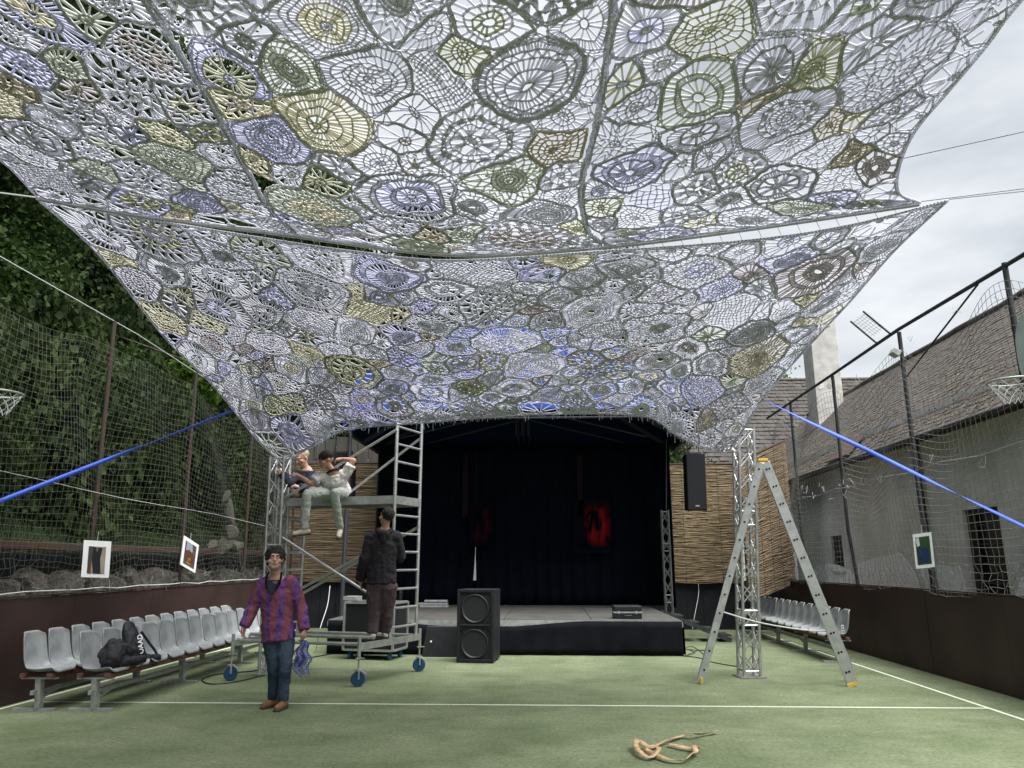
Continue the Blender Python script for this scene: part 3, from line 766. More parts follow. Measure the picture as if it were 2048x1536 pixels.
def crochet(root, S, W, H, panels, seed, radii, dn, yr):
    """root: the canopy thing. The sheet is W x H metres of joined doilies, laid on the surface S(u, v)."""
    rs = np.random.RandomState(seed); r2 = random.Random(seed)
    area = W * H
    # ---- scatter doily centres, large ones first
    C = []; RD = []
    for rad, n in radii:
        tries = 0; k = 0
        while k < n and tries < n * 250:
            tries += 1
            c = np.array([r2.uniform(0.03, W - .03), r2.uniform(.03, H - .03)]); rr = rad * r2.uniform(.85, 1.15)
            if C:
                d = np.linalg.norm(np.array(C) - c, axis=1)
                if (d < (np.array(RD) + rr) * .86).any(): continue
            # keep a doily inside one panel
            if any(abs(c[0] - p) < min(rr * .75, .2) for p in panels): continue
            C.append(c); RD.append(rr); k += 1
    C = np.array(C); RD = np.array(RD)
    K = 96; th = np.arange(K) * 2 * math.pi / K; E_ = np.stack([np.cos(th), np.sin(th)], 1)
    bounds = [0] + list(panels) + [W]
    def to3(p2, off):
        x, y = p2[:, 0], p2[:, 1]
        ed = np.clip(np.minimum(np.minimum(x, W - x), np.minimum(y, H - y)) * 4, 0, 1)
        for p in panels: ed = np.minimum(ed, np.clip(np.abs(x - p) * 4, 0.15, 1))
        wx = .034 * np.sin(x * 5.1 + 1.3 * np.sin(y * 3.7 + 1)) + .018 * np.sin(y * 11.3 + x * 6.1) + .008 * np.sin(x * 29 + y * 23)
        wy = .034 * np.sin(y * 4.7 + 1.5 * np.sin(x * 3.1 + 2)) + .018 * np.sin(x * 12.7 - y * 5.3) + .008 * np.sin(x * 31 - y * 27)
        u = (x + wx * ed) / W; v = (y + wy * ed) / H
        P = S(u, v)
        return P + np.array([0, 0, 1.0]) * off[:, None]
    sizes = []
    for i in range(len(C)):
        c = C[i]
        d = C - c; D2 = (d ** 2).sum(1)
        msk = (D2 > 1e-9) & (D2 < 4.0)
        dd = d[msk]; num = (D2[msk] + RD[i] ** 2 - RD[msk] ** 2) / 2
        dot = E_ @ dd.T
        with np.errstate(divide='ignore', invalid='ignore'):
            rho = np.where(dot > 1e-6, num[None] / dot, 9.0)
        Rb = np.clip(rho.min(1), .03, 9) if rho.shape[1] else np.full(K, 9.0)
        lo = max(b for b in bounds if b <= c[0] + 1e-6); hi = min(b for b in bounds if b > c[0])
        gap = .014
        for k in range(K):
            ex, ey = E_[k]
            if ex > 1e-6: Rb[k] = min(Rb[k], max(.03, (hi - gap - c[0]) / ex))
            if ex < -1e-6: Rb[k] = min(Rb[k], max(.03, (lo + gap - c[0]) / ex))
            if ey > 1e-6: Rb[k] = min(Rb[k], (H - .01 - c[1]) / ey)
            if ey < -1e-6: Rb[k] = min(Rb[k], (.01 - c[1]) / ey)
        Rb = np.minimum(Rb, .85)
        Rm = float(np.percentile(Rb, 25))
        segP = []; segQ = []; segR = []; segM = []; zone = [0]
        def rad_at(f, a):
            Ra = np.interp(a % (2 * math.pi), np.append(th, 2 * math.pi), np.append(Rb, Rb[0]))
            k = f ** 4
            return f * ((1 - k) * Rm + k * Ra)
        phase = r2.uniform(0, 6.28)
        def pts(f, a):
            rr = rad_at(f, a)
            return np.stack([c[0] + rr * np.cos(a), c[1] + rr * np.sin(a)], -1)
        def add(p, q, r_):
            segP.append(p); segQ.append(q); segR.append(np.full(len(p), r_) * rs.uniform(.82, 1.18, len(p))); segM.append(np.full(len(p), zone[0]))
        def ring(f, r_, wav=0, nw=0):
            n = max(10, int(2 * math.pi * f * Rm / .05)); 
            if nw: n = max(n, nw * 4)
            a = np.linspace(0, 2 * math.pi, n + 1) + phase
            ff = np.clip(f + (wav * np.abs(np.sin(a * nw / 2)) if nw else 0), 0.02, .995)
            p = pts(ff, a); add(p[:-1], p[1:], r_)
        def spokes(f0, f1, n, r_, a_off=0., lean=0.):
            a = np.arange(n) * 2 * math.pi / n + phase + a_off
            a = a + rs.normal(0, .12 * 2 * math.pi / n, n)
            m = max(1, int(round((f1 - f0) * Rm / .07)))
            for j in range(m):
                g0 = f0 + (f1 - f0) * j / m; g1 = f0 + (f1 - f0) * (j + 1) / m
                add(pts(np.full(n, g0), a + lean * j / m), pts(np.full(n, g1), a + lean * (j + 1) / m), r_)
        def zig(f0, f1, n, r_):
            s = 2 * math.pi / n; a = np.arange(n) * s + phase + r2.uniform(0, s)
            add(pts(np.full(n, f0), a), pts(np.full(n, f1), a + s / 2), r_); add(pts(np.full(n, f0), a), pts(np.full(n, f1), a - s / 2), r_)
        def fans(f0, f1, n, r_, m=5):
            s = 2 * math.pi / n; a = np.arange(n) * s + phase
            for j in range(m):
                o_ = (j - (m - 1) / 2) / m * s * .92
                add(pts(np.full(n, f0), a + o_ * .15), pts(np.full(n, (f0 + f1) / 2), a + o_ * .65), r_); add(pts(np.full(n, (f0 + f1) / 2), a + o_ * .65), pts(np.full(n, f1), a + o_), r_)
        yr_ = yr * r2.uniform(.82, 1.2)
        nn = lambda f, sp: max(6, int(2 * math.pi * f * Rm / (sp * dn)))
        style = r2.choices(['web', 'burst', 'fan', 'dense', 'net', 'flower', 'grid', 'mixed'], [17, 15, 13, 17, 12, 10, 9, 22])[0]
        if Rm < .13: style = r2.choice(['dense', 'burst', 'web', 'dense'])
        if style == 'grid':
            ang = r2.uniform(0, 3.14); sp = dn * r2.choice([.040, .05, .062]); sp2 = max(.031, sp * r2.choice([.8, 1, 1.3])); sp = max(sp, .031)
            ex = np.array([math.cos(ang), math.sin(ang)]); ey = np.array([-ex[1], ex[0]])
            mxr = Rb.max(); g1 = np.arange(-mxr, mxr, sp); g2 = np.arange(-mxr, mxr, sp2)
            A, B = np.meshgrid(g1, g2, indexing='ij')
            XY = A[..., None] * ex + B[..., None] * ey + rs.normal(0, .004, A.shape + (2,))
            rho_ = np.linalg.norm(XY, axis=-1); aa = np.arctan2(XY[..., 1], XY[..., 0])
            ins = rho_ < np.interp(aa % (2 * math.pi), np.append(th, 2 * math.pi), np.append(Rb, Rb[0])) * .97
            XY = XY + c
            e1 = ins[:-1] & ins[1:]; add(XY[:-1][e1], XY[1:][e1], yr_)
            e2 = ins[:, :-1] & ins[:, 1:]; add(XY[:, :-1][e2], XY[:, 1:][e2], yr_)
        else:
            f = .035 / max(Rm, .05) + .02; w0 = min(.5, f)
            ring(w0, yr_); 
            if r2.random() < .75: spokes(0.02, w0, 7, yr_)
            if r2.random() < .35 and Rm > .2:
                for _ in range(3):
                    f2 = min(.9, f + .032 / Rm); spokes(f, f2, nn(f2, .022), yr_); ring(f2, yr_); f = f2
            n_base = r2.randint(8, 16); kk = 0; zlim = r2.uniform(.25, .6) if r2.random() < .3 else 0
            while f < .93:
                zone[0] = 1 if f < zlim else 0
                wid = {'web': .060, 'burst': .13, 'fan': .085, 'dense': .046, 'net': .055, 'flower': .14, 'mixed': r2.choice([.04, .06, .09, .12])}[style] * r2.uniform(.85, 1.2) * dn
                f2 = f + wid / Rm
                if f2 > .86: f2 = .955
                st = style
                if st == 'mixed': st = r2.choice(['web', 'burst', 'fan', 'dense', 'dense', 'net'])
                if st == 'web':
                    spokes(f, f2, nn(f2, .062), yr_, a_off=.5 * kk, lean=.05); ring(f2, yr_)
                elif st == 'burst':
                    if kk % 2 == 0: spokes(f, f2, nn((f + f2) / 2, .048), yr_ * 1.05)
                    else:
                        f2 = min(f + .035 / Rm, .955); spokes(f, f2, nn(f2, .024), yr_)
                    ring(f2, yr_)
                elif st == 'fan':
                    fans(f, f2, max(5, nn(f, .10)), yr_); ring(f2, yr_ * .9)
                elif st == 'dense':
                    spokes(f, f2, nn((f + f2) / 2, .030), yr_); ring(f2, yr_)
                elif st == 'net':
                    zig(f, f2, nn((f + f2) / 2, .075), yr_); 
                    if f2 > .95 or kk % 3 == 2: ring(f2, yr_)
                elif st == 'flower':
                    if kk % 2 == 0:
                        spokes(f, f2, n_base, yr_ * 1.6); spokes(f, f2, n_base, yr_, a_off=.10); ring(f2, yr_, .03, n_base)
                    else:
                        f2 = min(f + .06 / Rm, .955); spokes(f, f2, nn(f2, .03), yr_)
                    ring(f2, yr_)
                kk += 1
                f = f2
            zone[0] = 0
            # joining edge
            n = nn(1.0, .055)
            zig(min(f, .955), .995, n, yr_ * .9)
        ring(.993, yr_ * .82)
        if r2.random() < .15: ring(.965, yr_ * 1.1)
        P2 = np.vstack(segP); Q2 = np.vstack(segQ); RR = np.concatenate(segR)
        # small out-of-plane unevenness shared by neighbouring threads
        offP = .010 * np.sin(P2[:, 0] * 41 + 1) * np.sin(P2[:, 1] * 37); offQ = .010 * np.sin(Q2[:, 0] * 41 + 1) * np.sin(Q2[:, 1] * 37)
        cn = r2.choices([a for a, _ in YW], [b for _, b in YW])[0]
        if min(c[0], W - c[0], c[1], H - c[1]) < .22 and cn not in ('white', 'cream'): cn = r2.choice(['white', 'grey', 'lilac', 'white'])
        c2_ = r2.choice(['cream', 'olive', 'sage', 'white', 'taupe', 'grey', 'lilac'])
        segs_mesh('doily', to3(P2, offP), to3(Q2, offQ), RR, YARNS[cn], root, n=4, mi=np.concatenate(segM), extra=(YARNS[c2_],))
        sizes.append(len(P2))
    # ---- seams between panels and the bound edges
    for p in panels:
        for dx in (-.018, .0, .018):
            vv = np.linspace(0.0, 1, 150); P = to3(np.stack([np.full(150, p + dx) + .006 * np.sin(vv * 300), vv * H], 1), .012 * np.sin(vv * 410 + dx * 200))
            segs_mesh('seam', P[:-1], P[1:], yr * 1.25, YARNS['grey'], root, n=5)
    q = np.linspace(0, 1, 260)
    for E, nm in ((S.far, 'edge_cord'), (S.near, 'edge_cord'), (S.left, 'edge_cord'), (S.right, 'edge_cord')):
        P = S.ev(E, q); segs_mesh(nm, P[:-1], P[1:], yr * 1.7, YARNS['white'], root, n=6)
    return sum(sizes), len(C)

# upper canopy: almost level overhead, hung from a rope across the court
S1 = Sheet(
    far=[(-5.35, 7.0, 5.35), (-4.11, 7.0, 5.11), (-2.82, 7.0, 4.91), (-.96, 7.0, 4.63), (.54, 7.0, 4.675), (2.03, 7.0, 4.84), (3.71, 7.0, 5.07)],
    near=[(-5.6, .4, 5.45), (-3, .75, 5.25), (-.8, .85, 5.2), (1.4, .75, 5.2), (3.9, .4, 5.3)],
    left=[(-5.35, 7.0, 5.35), (-5.16, 6.4, 5.3), (-5.09, 6.1, 5.27), (-4.91, 5.29, 5.2), (-4.85, 4.2, 5.2), (-5.0, 2.6, 5.3), (-5.6, .4, 5.45)],
    right=[(3.71, 7.0, 5.07), (3.32, 6.6, 4.975), (3.10, 6.1, 4.97), (3.0, 5.59, 5.0), (3.04, 5.1, 5.05), (3.08, 4.68, 5.1), (3.10, 4.3, 5.15), (3.2, 3.2, 5.2), (3.45, 1.8, 5.25), (3.9, .4, 5.3)],
    sag=.06, wob=.018)
up = thing('upper_crochet_canopy', 'large upper sheet of joined crochet doilies stretched overhead, nearest the viewer', 'canopy', (-.8, 7.0, 4.6))
n1 = crochet(up, S1, 8.4, 6.5, [2.62, 5.55], 21, [(.39, 10), (.32, 20), (.26, 46), (.19, 85), (.13, 150)], .82, .0084)
# lower canopy: sloping down to the truss columns
S2 = Sheet(
    far=[(-5.39, 7.05, 5.36), (-4.13, 7.05, 5.09), (-2.81, 7.05, 4.835), (-2.0, 7.05, 4.695), (-.97, 7.05, 4.57), (.55, 7.05, 4.635), (2.04, 7.05, 4.725), (3.03, 7.05, 4.865), (4.01, 7.05, 5.11)],
    near=[(-4.14, 11.5, 3.12), (-3.47, 11.2, 3.383), (-2.95, 10.95, 3.544), (-1.68, 10.5, 3.556), (-.24, 10.25, 3.603), (1.31, 10.5, 3.623), (1.87, 11.0, 3.438), (2.275, 11.25, 3.288), (2.73, 11.5, 3.222)],
    left=[(-5.39, 7.05, 5.36), (-5.175, 7.9, 5.067), (-5.0, 9.2, 4.471), (-4.73, 10.2, 4.027), (-4.45, 11.3, 3.406), (-4.14, 11.5, 3.12)],
    right=[(4.01, 7.05, 5.11), (3.80, 7.8, 4.91), (3.60, 8.6, 4.614), (3.43, 9.2, 4.394), (3.04, 10.4, 3.865), (2.88, 11.2, 3.464), (2.73, 11.5, 3.222)],
    sag=.10, wob=.02)
lw = thing('lower_crochet_canopy', 'lower sheet of joined crochet doilies sloping down to the two truss columns before the stage', 'canopy', (-.7, 11, 3.5))
n2 = crochet(lw, S2, 8.6, 4.3, [], 33, [(.36, 14), (.29, 32), (.22, 52), (.15, 70), (.11, 70)], .68, .0082)
# fringe of loose ends along the low edge
q = np.linspace(.1, .93, 260) + np.random.RandomState(2).normal(0, .004, 260)
P = S2.ev(S2.near, q); Q = P + np.random.RandomState(3).normal(0, .012, P.shape) - np.array([0, 0, 1]) * np.random.RandomState(5).gamma(2, .018, 260)[:, None]
segs_mesh('fringe', P, Q, .0035, YARNS['white'], lw, n=3)['kind'] = 'stuff'

# lacing between the two sheets and the rope across
la = thing('lacing_rope', 'thin white rope across the court lacing the two crochet sheets together', 'rope', (-.8, 7.03, 4.7))
q = np.linspace(0, 1, 90); A = S1.ev(S1.far, q) + np.array([0, .02, -.02])
MB().tube([tuple(p) for p in A], .012, 6).build('rope', M_ROPE, la)
P = []; Q = []
for t_ in np.linspace(.02, .97, 46):
    P.append(S1.ev(S1.far, np.array([t_]))[0]); Q.append(S2.ev(S2.far, np.array([t_ * .97 + .004]))[0])
segs_mesh('lace', P, Q, .003, M_ROPE, la, n=3)['kind'] = 'stuff'
def rope(label, pts, r_=.006, m_=None):
    t = MB().tube(pts, r_, 5).build('guy_rope', m_ or M_ROPE)
    props(t, label, 'rope')
rope('pale guy rope running from the left corner of the canopies off to the left trees', [V(-5.37, 7.02, 5.36), V(-11, 6.2, 5.9)], .011)
rope('thin dark guy line above the others, from the upper canopy edge to the right', [V(3.08, 6.0, 4.99), V(9.5, 6.5, 6.6)], .0045, M_STEEL_DK)
rope('thin guy line from the right tip of the lower canopy, upper of a close pair', [V(3.72, 7.0, 5.08), V(9.5, 8.3, 6.3)], .0045, M_STEEL_DK)
rope('thin guy line from the right tip of the lower canopy, lower of a close pair', [V(4.0, 7.05, 5.12), V(9.5, 8.3, 6.2)], .0045, M_STEEL_DK)

# ================================================================== STAGE
M_DECK = mat('deck_ply', (0.052, 0.052, 0.049), 0.75, (0.075, 0.075, 0.070), scale=2.5, bump=.06, bscale=60)
stg = thing('stage_platform', 'low modular stage platform with grey deck panels and a black cloth skirt', 'stage', (-.8, 14, 0))
SX0, SX1, SY0, SY1, SZ = -4.0, 2.34, 14.05, 18.9, .6
cols = 4; rws = 5; cw = (SX1 - SX0) / cols; rd_ = (SY1 - SY0) / rws
for i in range(cols):
    for j in range(rws):
        MB().span((SX0 + i * cw + .006, SY0 + j * rd_ + .006, SZ - .03 - rng.uniform(0, .003)), (SX0 + (i + 1) * cw - .006, SY0 + (j + 1) * rd_ - .006, SZ)).build('deck_panel', M_DECK, stg)
fr = MB()
for i in range(cols + 1): fr.span((SX0 + i * cw - .03, SY0 + .02, SZ - .12), (SX0 + i * cw + .03, SY1 - .02, SZ - .034))
fr.span((SX0, SY0 - .012, SZ - .11), (SX1, SY0 + .018, SZ - .006))
fr.build('deck_frame', M_GALV, stg)
for i in range(cols + 1):
    for j in (0, 2, 5): MB().tube([V(min(max(SX0 + i * cw, SX0 + .06), SX1 - .06), SY0 + .12 + j * (SY1 - SY0 - .24) / 5, 0), V(min(max(SX0 + i * cw, SX0 + .06), SX1 - .06), SY0 + .12 + j * (SY1 - SY0 - .24) / 5, SZ - .12)], .025, 6).build('leg', M_GALV, stg)
def skirt(a, b, sag, nm):
    a = Vector(a); b = Vector(b); d = b - a; nrm = V(-d.y, d.x, 0).normalized(); rows = []
    N = int(d.length / .06)
    for h in range(6):
        row = []
        for i in range(N + 1):
            f = i / N; zt = SZ - .015 - sag(f); z = zt + (0.012 - zt) * (h / 5)
            w = (.012 * math.sin(i * 1.13) + .010 * math.sin(i * .47 + 1)) * (h / 5) + .004 * math.sin(i * 2.9)
            row.append(a + d * f - nrm * (.035 + w) + V(0, 0, z))
        rows.append(row)
    MB().strip(rows).build(nm, mat('skirt_cloth', (.0042, .0052, .0075), .95, (.007, .008, .011), scale=3, spec=.1), stg, smooth=True, solid=.004)
skirt((SX0, SY0, 0), (SX1, SY0, 0), lambda f: .115 * math.sin(math.pi * min(1, max(0, (f - .12) / .62))) ** 1.5 if .12 < f < .74 else 0, 'front_skirt')
skirt((SX1, SY0, 0), (SX1, SY1, 0), lambda f: 0, 'side_skirt')

# ---- roof of the stage: blue tarpaulin tent on a dark truss
rf = thing('stage_roof', 'blue tarpaulin gable roof on dark steel trusses over the stage', 'roof', (-.6, 17, 4.4))
YF, YB = 15.7, 19.15; XE0, XE1, XA = -4.4, 3.2, -.6; ZE, ZA = 4.40, 6.75
def slab(a, b, c, d, nm, m_): MB().add([a, b, c, d], [(0, 1, 2, 3)]).build(nm, m_, rf, solid=.012)
PROF = [(XE0, ZE), (XE0 + .25, 5.55), (XA - 1.3, 6.55), (XA, 6.95), (XA + 1.3, 6.55), (XE1 - .25, 5.55), (XE1, ZE)]
M_TARP_SHADE = mat('tarp_shade', (.006, .015, .05), .9, spec=.1)  # dark inner sheets added under the tarp; the tent's shade is in their colour
for (x0, z0), (x1, z1) in zip(PROF[:-1], PROF[1:]):
    slab(V(x0, YF, z0), V(x1, YF, z1), V(x1, YB, z1), V(x0, YB, z0), 'roof_sheet', M_TARP)
q_ = lambda x, z: (XA + (x - XA) * .985, z - .05 if z > ZE else z - .02)
for (x0, z0), (x1, z1) in zip(PROF[:-1], PROF[1:]):
    (x0, z0), (x1, z1) = q_(x0, z0), q_(x1, z1)
    slab(V(x0, YF + .04, z0), V(x1, YF + .04, z1), V(x1, YB - .05, z1), V(x0, YB - .05, z0), 'shade_sheet', M_TARP_SHADE)
gz0 = 4.80; fx = .25 * (gz0 - ZE) / (5.55 - ZE)
gp = [V(XE0 + fx, YF + .02, gz0), V(XE1 - fx, YF + .02, gz0)] + [V(x, YF + .02, z - .015) for x, z in PROF[5:0:-1]]
MB().prism(gp, (0, .008, 0)).build('front_gable', M_TARP, rf)
MB().prism([p + V(0, .012, 0) for p in gp], (0, .008, 0)).build('shade_sheet', M_TARP_SHADE, rf)
gr = [V(x, YB - .02, z - .015) for x, z in PROF]
MB().prism(gr, (0, .008, 0)).build('rear_gable', M_TARP, rf)
MB().prism([p + V(0, -.06, 0) for p in gr], (0, .008, 0)).build('shade_sheet', M_TARP_SHADE, rf)
def truss_beam(a, b, h, nm, r_=.025, n=12, m_=M_STEEL_DK):
    a = Vector(a); b = Vector(b); m = MB(); up = V(0, 0, h)
    m.tube([a, b], r_, 6); m.tube([a + up, b + up], r_, 6)
    for i in range(n):
        p = a.lerp(b, i / n); q = a.lerp(b, (i + 1) / n)
        m.tube([p, q + up] if i % 2 else [p + up, q], r_ * .6, 5)
    return m.build(nm, m_, rf)
M_TRUSSDK = mat('painted_truss', (.05, .056, .068), .5, metal=.3)
truss_beam((XE0 + .2, 18.85, 4.28), (2.88, 18.85, 4.28), .22, 'tie_truss', m_=M_TRUSSDK, n=3)
truss_beam((XE0 + .1, YF + .12, 4.62), (XE1 - .1, YF + .12, 4.62), .2, 'front_truss', m_=M_TRUSSDK)
for Y_ in (18.85, 17.4):
    m = MB()
    for s_, xe in ((0, XE0), (1, XE1)):
        m.beam((xe, Y_, ZE - .06), (XA, Y_, ZA - .08), .05, .09)
    for dx in (-.14, .0, .14): m.tube([V(XA + dx, Y_, 4.5), V(XA + dx, Y_, ZA - .2)], .022, 6)
    for sgn in (-1, 1): m.tube([V(XA + sgn * .1, Y_, 5.15), V(XA + sgn * 2.9, Y_, 4.45)], .02, 6)
    m.build('rafter_frame', M_TRUSSDK, rf)
for xe in (XE0 + .02, XE1 - .02):
    MB().beam((xe, YF, ZE - .03), (xe, YB, ZE - .03), .07, .07).build('eave_rail', M_TRUSSDK, rf)
for (x, y) in ((XE0 + .1, 18.95), (2.95, 18.95), (XE0 + .1, 16.0)):
    MB().tube([V(x, y, 0), V(x, y, 4.4)], .045, 8).build('post', M_TRUSSDK, rf)

def box_truss(root, base, top, w, nm_m=M_ALU, bays=8, chord=.024, brace=.010, joints=(), plate=True, yaw=0.):
    "a square lattice column: four chords, crossed braces on each side, collars at the joints"
    base = Vector(base); top = Vector(top); q = Matrix.Rotation(yaw, 3, 'Z')
    cs = [q @ V(sx * w / 2, sy * w / 2, 0) for sx, sy in ((-1, -1), (1, -1), (1, 1), (-1, 1))]
    for c in cs: MB().tube([base + c, top + c], chord, 8).build('chord', nm_m, root, smooth=True)
    H = (top - base).length
    for s_ in range(4):
        m = MB(); a, b = cs[s_], cs[(s_ + 1) % 4]
        for i in range(bays):
            p0 = base.lerp(top, (i + .08) / bays); p1 = base.lerp(top, (i + .92) / bays)
            m.tube([p0 + a, p1 + b], brace, 5); m.tube([p0 + b, p1 + a], brace, 5)
        m.build('bracing', nm_m, root)
    for f in list(joints):
        m = MB()
        for df in (-.028, .028):
            p = base.lerp(top, f + df)
            for s_ in range(4): m.tube([p + cs[s_], p + cs[(s_ + 1) % 4]], brace * 1.3, 5)
        p = base.lerp(top, f)
        for c in cs: m.tube([p + c - V(0, 0, .07), p + c + V(0, 0, .07)], chord * 1.25, 8)
        m.build('collar', nm_m, root)
    for p in (base + V(0, 0, .09), top - V(0, 0, .04)):
        m = MB()
        for s_ in range(4): m.tube([p + cs[s_], p + cs[(s_ + 1) % 4]], brace * 1.2, 5)
        m.build('end_frame', nm_m, root)
    if plate: MB().box(base + V(0, 0, .008), (w + .14, w + .12, .014), q).build('base_plate', nm_m, root)
t = thing('truss_column', 'aluminium lattice truss column beside the stepladder, holding the right corner of the canopy', 'truss', (2.86, 11.6, 0))
box_truss(t, (2.86, 11.62, .004), (3.03, 11.62, 3.62), .235, bays=11, joints=(.225, .62), yaw=.12)
t = thing('truss_column', 'aluminium lattice truss column behind the man in purple, holding the left corner of the canopy', 'truss', (-4.13, 11.55, 0))
box_truss(t, (-4.13, 11.55, .004), (-4.20, 11.55, 3.22), .225, bays=10, joints=(.55,), yaw=-.1)
t = thing('stage_tower', 'slim grey lattice tower at the right rear side of the stage', 'truss', (2.62, 17.2, 0))
box_truss(t, (2.62, 17.3, .0), (2.62, 17.3, 2.75), .15, nm_m=mat('dull_alloy', (.16, .165, .165), .5, metal=.4), bays=9, chord=.016, brace=.008, joints=(.3, .7))
MB().tube([V(2.66, 17.3, 2.75), V(2.74, 17.3, 4.36)], .014, 6).build('mast', M_TRUSSDK, t)

# ---- curtain with a slit left open at the floor, hung from the tie truss
cu = thing('stage_curtain', 'black stage backdrop curtain parted in a narrow slit above the loudspeaker', 'curtain', (-.6, 18.7, .6))
def curtain(x0, x1, edge_l, edge_r, nm):
    rows = []; N = int((x1 - x0) / .045)
    for h in range(14):
        z = 4.5 + (.605 - 4.5) * h / 13; row = []
        for i in range(N + 1):
            f = i / N; l_, r_ = edge_l(z), edge_r(z)
            row.append(V(l_ + (r_ - l_) * f, 18.68 + .035 * math.sin(i * .9 + .6 * math.sin(i * .13)) + .015 * math.sin(i * .37 + h * .3), z))
        rows.append(row)
    MB().strip(rows).build(nm, M_BLKCLOTH, cu, smooth=True, solid=.004)
slit = lambda z: .085 * max(0, (1.72 - z) / 1.1) ** 1.0
curtain(-4.25, -1.79, lambda z: -4.25, lambda z: -1.79 - slit(z), 'curtain_panel')
curtain(-1.785, 2.88, lambda z: -1.785 + slit(z) * .6, lambda z: 2.88, 'curtain_panel')
sc_ = MB(); rows = []
for h in range(8):
    z = 4.4 - h * .54; rows.append([V(2.80 + .03 * math.sin(i * 1.1), 17.5 + i * .06, z) for i in range(20)])
sc_.strip(rows); sc_.build('side_panel', M_BLKCLOTH, cu, smooth=True, solid=.004)

# ---- two hanging black cloths with red prints
def soft_print(name, col):
    "a red print with blurred edges, broken up in vertical streaks, on black cloth"
    m = bpy.data.materials.new(name); m.use_nodes = True; n = m.node_tree.nodes; l = m.node_tree.links; b = n['Principled BSDF']; b.inputs['Roughness'].default_value = .95; b.inputs['Specular IOR Level'].default_value = .03
    t_ = n.new('ShaderNodeTexCoord'); sp_ = n.new('ShaderNodeSeparateXYZ'); l.new(t_.outputs['Generated'], sp_.inputs[0])
    def mth(op, a_, b_=None):
        q = n.new('ShaderNodeMath'); q.operation = op
        for i, v in enumerate((a_, b_)):
            if v is None: continue
            if isinstance(v, (int, float)): q.inputs[i].default_value = v
            else: l.new(v, q.inputs[i])
        return q.outputs[0]
    ex = mth('MULTIPLY', mth('MULTIPLY', sp_.outputs[0], mth('SUBTRACT', 1.0, sp_.outputs[0])), 4.0)
    ez = mth('MULTIPLY', mth('MULTIPLY', sp_.outputs[2], mth('SUBTRACT', 1.0, sp_.outputs[2])), 4.0)
    mask = mth('POWER', mth('MULTIPLY', ex, ez), 1.4)
    mp_ = n.new('ShaderNodeMapping'); mp_.inputs['Scale'].default_value = (3.2, 1, 1.7); l.new(t_.outputs['Generated'], mp_.inputs[0])
    nz2 = n.new('ShaderNodeTexNoise'); nz2.inputs['Scale'].default_value = 1.5; nz2.inputs['Detail'].default_value = 4; nz2.inputs['Distortion'].default_value = .6; l.new(mp_.outputs[0], nz2.inputs['Vector'])
    r_ = n.new('ShaderNodeValToRGB'); r_.color_ramp.elements[0].position = .42; r_.color_ramp.elements[1].position = .60; l.new(nz2.outputs['Fac'], r_.inputs[0])
    mix = n.new('ShaderNodeMixRGB'); mix.inputs[1].default_value = (.002, .003, .007, 1); mix.inputs[2].default_value = (*col, 1)
    l.new(mth('MULTIPLY', mask, r_.outputs[0]), mix.inputs[0]); l.new(mix.outputs[0], b.inputs['Base Color'])
    return m
M_REDDARK = mat('red_strip', (0.011, 0.002, 0.005), .9, (0.005, .0025, .006), scale=8)
def print_blob(par, pts, Y, m_, nm): MB().prism([at(x, y, Y) for x, y in pts], (0, -.006, 0)).build(nm, m_, par)
t = thing('printed_banner', 'black hanging cloth with a bright red print, right of centre on the stage', 'banner', tuple(at(1185, 1105, 18.5)))
MB().prism([at(1150, 1000, 18.5), at(1222, 1000, 18.5), at(1224, 1106, 18.5), at(1146, 1106, 18.5)], (0, .01, 0)).build('cloth', M_BLKCLOTH, t)
MB().prism([at(1166, 1003, 18.49), at(1222, 1003, 18.49), at(1222, 1097, 18.49), at(1166, 1097, 18.49)], (0, -.006, 0)).build('print', soft_print('red_print', (.36, .015, .017)), t)
t2 = MB().prism([at(1153, 910, 18.5), at(1164, 910, 18.5), at(1166, 1030, 18.5), at(1156, 1037, 18.5)], (0, .006, 0)).build('hanging_strip', M_REDDARK)
props(t2, 'narrow dark red strip hanging beside the bright red print on the stage', 'banner')
t = thing('printed_banner', 'dim dark red print on the black backdrop, left of centre on the stage', 'banner', tuple(at(958, 1090, 18.5)))
MB().prism([at(936, 1003, 18.49), at(988, 1003, 18.49), at(988, 1094, 18.49), at(936, 1094, 18.49)], (0, -.006, 0)).build('print', soft_print('red_print_dull', (.045, .004, .008)), t)
t2 = MB().prism([at(927, 910, 18.5), at(936, 910, 18.5), at(936, 1030, 18.5), at(924, 1037, 18.5)], (0, .006, 0)).build('hanging_strip', M_REDDARK)
props(t2, 'narrow dark red strip hanging left of the dim red print on the stage', 'banner')

